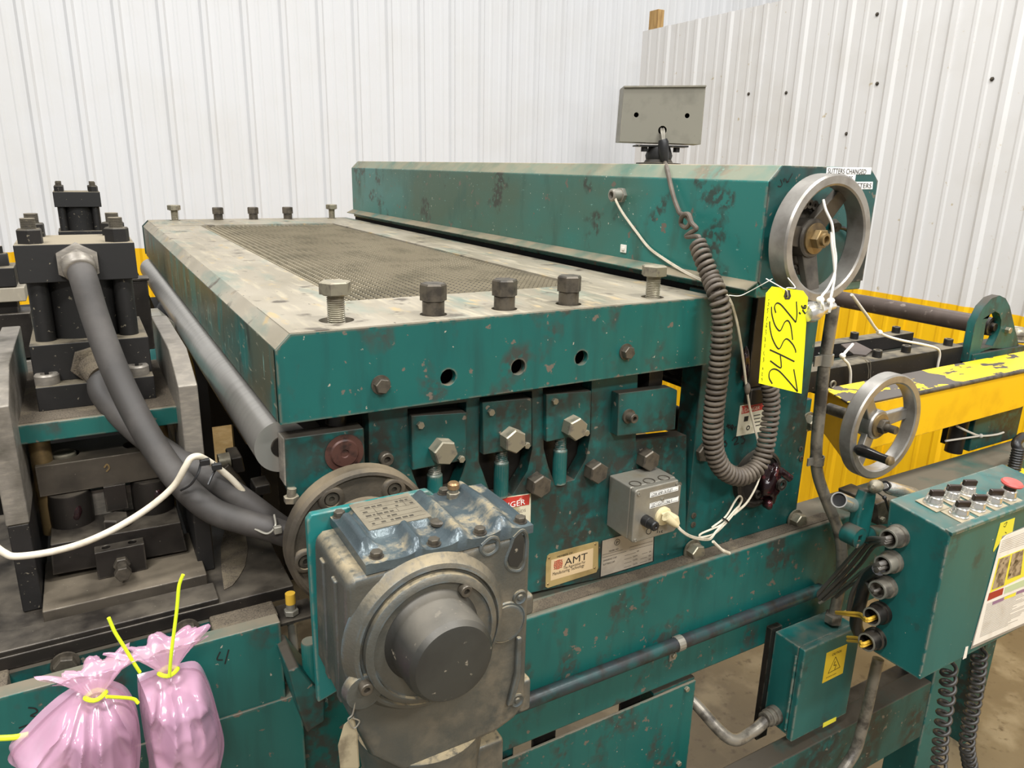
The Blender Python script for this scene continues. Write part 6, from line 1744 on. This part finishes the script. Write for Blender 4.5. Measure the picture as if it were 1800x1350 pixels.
obj('nut', MB().hexp((q0.x, 0.83, q0.z - 0.012), (q0.x, 0.83, q0.z), 0.034), 'teal_box', pn)
obj('bracket', MB().prism([at(*q, Y=0.81) for q in ((506, 1180), (525, 1172), (572, 1228), (572, 1268), (540, 1290), (525, 1250))], (0, 0.08, 0)), 'teal_grimy', pn, bevel=0.003)
# shiny roller along the table edge
rl_ = thing('table_roller', 'polished steel roller running below the table edge', 'roller', (0.188, 1.9, 1.335))
obj('roller', MB().cyl((0.199, 0.9495, 1.337), (0.199, 2.86, 1.337), 0.036, seg=48), 'roller', rl_, ang=30)
obj('journal', MB().cyl((0.199, 0.9485, 1.337), (0.199, 0.96, 1.337), 0.015), 'steel_dark', rl_)
obj('scraper', MB().box(0.178, 0.182, 1.1, 2.8, 1.292, 1.298), 'brassy', rl_)

# ================================================================== pink bags
def bag(name, label, outline, Yc, bulge, tie_px, ruffle, seed, lean=0.0):
    t_ = thing(name, label, 'plastic bag', at(*outline[len(outline) // 2], Y=Yc))
    P = [at(a, b, Y=Yc) for a, b in outline]
    P = smooth(P + [P[0]], 7)[:-1]
    n = len(P)
    c_ = sum(P, Vector()) / n
    T0 = at(*tie_px, Y=Yc - 0.012)
    rings = 30
    ridge = lambda v: (1 - abs(noise.noise(v)) * 2.2)
    mb = MB()
    for side in (1, -1):
        vs, fs = [], []
        for r in range(rings + 1):
            k = r / rings
            for i in range(n):
                p = c_.lerp(P[i], k)
                d = bulge * (max(0, 1 - k * k) ** 0.6)
                dx_, dz_ = p.x - T0.x, T0.z - p.z
                an = math.atan2(dx_, max(0.004, dz_ + 0.02))
                rr = math.hypot(dx_, dz_)
                f = 0.022 * ridge(Vector((an * 2.4 + seed, rr * 4, seed))) + 0.011 * ridge(Vector((an * 4.0 + seed * 2, rr * 11, seed + 5))) + 0.004 * ridge(Vector((p.x * 24 + p.z * 14, p.z * 30, seed)))
                d += f * min(1, (1 - k) * 5) * min(1, rr * 25) - 0.012
                d *= min(1, 0.25 + rr * 22)
                vs.append(p + V(0, -d if side > 0 else d * 0.4, 0))
        for r in range(rings):
            for i in range(n):
                j = (i + 1) % n
                fs.append((r * n + i, r * n + j, (r + 1) * n + j, (r + 1) * n + i))
        mb.add(vs, fs)
    obj('film', mb, 'pink', t_, ang=60)
    # gathered neck above the tie
    rf = MB()
    vs, fs = [], []
    m, kk = 90, 10
    for i in range(m):
        a = 2 * math.pi * i / m
        d = Vector((math.cos(a), math.sin(a), seed))
        lob = 0.75 + 0.45 * noise.noise(d * 1.6)
        for k in range(kk + 1):
            s_ = k / kk
            fold = 0.0042 * math.sin(a * 9 + seed + s_ * 2) * s_ + 0.006 * ridge(d * 3.5 + Vector((s_ * 2, 0, 0))) * s_
            r_ = 0.006 + ruffle * 1.05 * lob * math.sin(min(1.0, s_ * 0.75) * math.pi / 2) + fold
            z_ = ruffle * 0.95 * lob * math.sin(s_ * math.pi * 0.62) + fold * 0.6
            vs.append(T0 + V(math.cos(a) * r_ * 1.25, math.sin(a) * r_ * 0.55 + 0.012 * s_, z_))
    for i in range(m):
        j = (i + 1) % m
        for k in range(kk):
            fs.append((i * (kk + 1) + k, j * (kk + 1) + k, j * (kk + 1) + k + 1, i * (kk + 1) + k + 1))
    rf.add(vs, fs)
    obj('gathered_neck', rf, 'pink', t_, ang=60)
    return t_, T0, c_


b1, T1, c1_ = bag('plastic_bag', 'crumpled pink plastic bag tied at the neck, slumped to the beam side marked 3', [(128, 1215), (168, 1198), (215, 1212), (240, 1250), (247, 1300), (244, 1350), (238, 1400), (120, 1400), (60, 1360), (14, 1330), (50, 1285), (85, 1250)], 0.80, 0.035, (168, 1222), 0.034, 4)
b2, T2, c2_ = bag('plastic_bag', 'pink plastic bag standing upright with a long yellow tie above it', [(242, 1196), (290, 1178), (345, 1172), (368, 1205), (382, 1250), (393, 1300), (386, 1345), (370, 1400), (275, 1400), (262, 1340), (252, 1285), (244, 1230)], 0.815, 0.04, (296, 1180), 0.036, 9)
for b_, c_, dx_ in ((b1, c1_, 0.012), (b2, c2_, 0.006)):
    obj('wrapped_fitting', MB().blob(c_ + V(dx_, 0.0, -0.02), 0.032, (1.0, 0.55, 1.5), 0.1, 20, 14), 'bag_content', b_)
for T_, pts, lab in ((T1, [(168, 1222), (200, 1226), (238, 1235)], 'neon yellow cable tie round the neck of the slumped pink bag'), (T2, [(282, 1185), (296, 1180), (312, 1178)], 'neon yellow cable tie round the neck of the upright pink bag')):
    ty = thing('bag_tie', lab, 'cable tie', T_)
    rng_ = [T_ + V(0.0075 * math.cos(a) * 1.3, -0.0075 * math.sin(a), 0.001 * math.sin(3 * a)) for a in [k * math.pi / 9 for k in range(18)]]
    obj('band', MB().tube(rng_, 0.0024, 8, True), 'neon', ty)
    if T_ is T1:
        tail = [T_ + V(0.01, -0.008, 0)] + [at(*p, Y=0.79) for p in ((232, 1228), (243, 1236))]
        tail2 = [at(*p, Y=0.80) for p in ((246, 1182), (235, 1165), (220, 1140), (203, 1113), (196, 1098), (191, 1086))]
        obj('tail', MB().tube(smooth(tail2), 0.0019, 8), 'neon', ty)
        obj('tail', MB().tube(smooth([at(*p, Y=0.81) for p in ((50, 1291), (25, 1296), (-10, 1298))]), 0.003, 8), 'neon', ty)
        obj('tail', MB().tube(smooth(tail), 0.0019, 8), 'neon', ty)
    else:
        obj('tail', MB().tube(smooth([T_ + V(0, -0.010, 0)] + [at(*p, Y=0.79) for p in ((301, 1150), (306, 1110), (311, 1070), (314, 1035), (317, 1022), (322, 1010))]), 0.0019, 8), 'neon', ty)

# ================================================================== background on the far left
fc_ = thing('stepped_channel', 'teal stepped channel crossing behind the cylinder that carries the hoses', 'channel', (-0.1, 1.9, 1.3))
z1_ = at(120, 566, Y=1.85).z
xa, xb = -0.7, at(284, 551, Y=1.85).x
obj('upper_flange', MB().prism([(xa, 1.85, z1_), (xb, 1.85, z1_), (at(306, 562, Y=1.80).x, 1.80, z1_ - 0.01), (xb, 1.95, z1_), (xa, 1.95, z1_)], (0, 0, -0.012)), 'galv', fc_)
obj('upper_web', MB().box(xa, xb - 0.01, 1.853, 1.90, z1_ - 0.07, z1_ - 0.01), 'teal_grimy', fc_)
z2_ = at(120, 604, Y=1.75).z
xc = min(0.135, at(330, 598, Y=1.75).x)
obj('lower_web', MB().prism([(xa, 1.75, z2_), (xc, 1.75, z2_), (xc + 0.02, 1.70, z2_ - 0.04), (xc + 0.02, 1.70, z2_ - 0.09), (xa, 1.75, z2_ - 0.09)], (0, 0.09, 0)), 'teal_box', fc_)
obj('lower_flange', MB().box(xa, xc, 1.60, 1.75, z2_ - 0.075, z2_ - 0.065), 'teal_box', fc_)
# far cylinder stand + dark guides
fs_ = thing('punch_press', 'dark press frame standing under the cylinder without hoses', 'press', (0, 3.1, 0))
obj('plate', MB().box(-0.10, 0.11, 2.95, 3.2, 1.30, 1.371), 'black_ox', fs_)
obj('guard_plate', MB().prism([(0.085, 2.4, 1.42), (0.105, 2.4, 1.46), (0.16, 2.5, 1.30), (0.24, 2.5, 1.0), (0.05, 2.4, 1.0)], (0, 0.03, 0)), 'black_ox', fs_)
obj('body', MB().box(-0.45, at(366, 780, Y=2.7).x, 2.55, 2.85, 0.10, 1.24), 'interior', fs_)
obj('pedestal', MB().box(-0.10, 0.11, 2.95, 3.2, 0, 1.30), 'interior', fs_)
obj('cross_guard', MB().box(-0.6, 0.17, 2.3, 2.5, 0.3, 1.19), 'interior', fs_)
# left clamps partly out of frame
lc_ = thing('clamp_block', 'black clamp block with a hex nut beside the stepped teal channel', 'clamp', (-0.2, 1.6, 1.4))
ca = at(30, 470, Y=1.6)
obj('block', MB().box(ca.x - 0.2, ca.x - 0.005, 1.6, 1.68, ca.z - 0.035, ca.z), 'black_ox', lc_, bevel=0.002)
obj('nut', MB().hexp((ca.x - 0.03, 1.64, ca.z), (ca.x - 0.03, 1.64, ca.z + 0.022), 0.032).cyl((ca.x - 0.03, 1.64, ca.z + 0.022), (ca.x - 0.03, 1.64, ca.z + 0.035), 0.010), 'black_ox', lc_)
obj('jaw', MB().box(ca.x - 0.2, ca.x + 0.006, 1.6, 1.68, ca.z - 0.062, ca.z - 0.036), 'deck_top', lc_, bevel=0.002)
obj('guide_block', MB().box(ca.x - 0.2, ca.x + 0.008, 1.61, 1.68, ca.z - 0.17, ca.z - 0.085), 'steel_dark', lc_, bevel=0.002)
obj('guide_block', MB().box(ca.x - 0.2, ca.x + 0.012, 1.61, 1.68, ca.z - 0.22, ca.z - 0.175), 'grinding', lc_, bevel=0.002)
obj('jaw_core', MB().box(ca.x - 0.19, ca.x - 0.01, 1.62, 1.67, z2_ - 0.0648, ca.z - 0.03), 'steel_dark', lc_)
# black hose behind and loop of cable
bh = thing('cable_loop', 'tangle of thin black cable lying on the stepped teal channel', 'cable', at(248, 545, Y=1.84))
lp_ = []
rr_ = random.Random(2)
for k in range(40):
    a = k * 0.55
    lp_.append(at(248 + 9 * math.cos(a) * rr_.uniform(0.6, 1.1), 545 + 8 * math.sin(a) * rr_.uniform(0.6, 1.1), Y=1.84 + 0.02 * math.sin(a * 0.7)))
obj('loops', MB().tube(smooth(lp_, 4), 0.0025, 6), 'rubber_black', bh)
gb2 = thing('guide_pillar', 'dark steel guide pillar just behind the cylinder that carries the hoses', 'pillar', at(242, 560, Y=1.5))
p0 = at(245, 500, Y=1.5)
obj('pillar', MB().box(p0.x - 0.012, p0.x + 0.014, 1.5, 1.53, 1.36, p0.z + 0.006), 'steel_dark', gb2, bevel=0.002)
obj('cap', MB().box(p0.x - 0.015, p0.x + 0.017, 1.497, 1.535, p0.z + 0.006, p0.z + 0.012), 'steel_dark', gb2, bevel=0.002)
bb = thing('bent_black_hose', 'black hose bending out behind the table end', 'hose', at(300, 560, Y=2.2))
obj('hose', MB().tube(smooth([at(*p, Y=2.2) for p in ((322, 528), (300, 540), (292, 560), (300, 590), (320, 640), (330, 700))]), 0.03, 14), 'rubber_black', bb)
# odd hardware in the gap beneath the roller
gp_ = thing('gap_hardware', 'grey linkage and blocks in the dark gap beside the hoses', 'linkage', at(420, 840, Y=1.1))
p = at(405, 815, Y=1.12)
obj('link_arm', MB().prism([at(*q, Y=1.10) for q in ((388, 828), (402, 815), (440, 865), (446, 885), (430, 880))], (0, 0.03, 0)), 'bolt_dark', gp_, bevel=0.003)
obj('roller_pin', MB().cyl(at(384, 812, Y=1.12), at(404, 808, Y=1.12), 0.012), 'bolt', gp_)
obj('block', MB().prism([at(*q, Y=1.12) for q in ((405, 806), (426, 802), (432, 830), (410, 834))], (0, 0.05, 0)), 'steel_dark', gp_, bevel=0.003)
obj('block', MB().prism([at(*q, Y=1.10) for q in ((448, 856), (476, 850), (478, 868), (448, 874))], (0, 0.04, 0)), 'steel_dark', gp_, bevel=0.003)
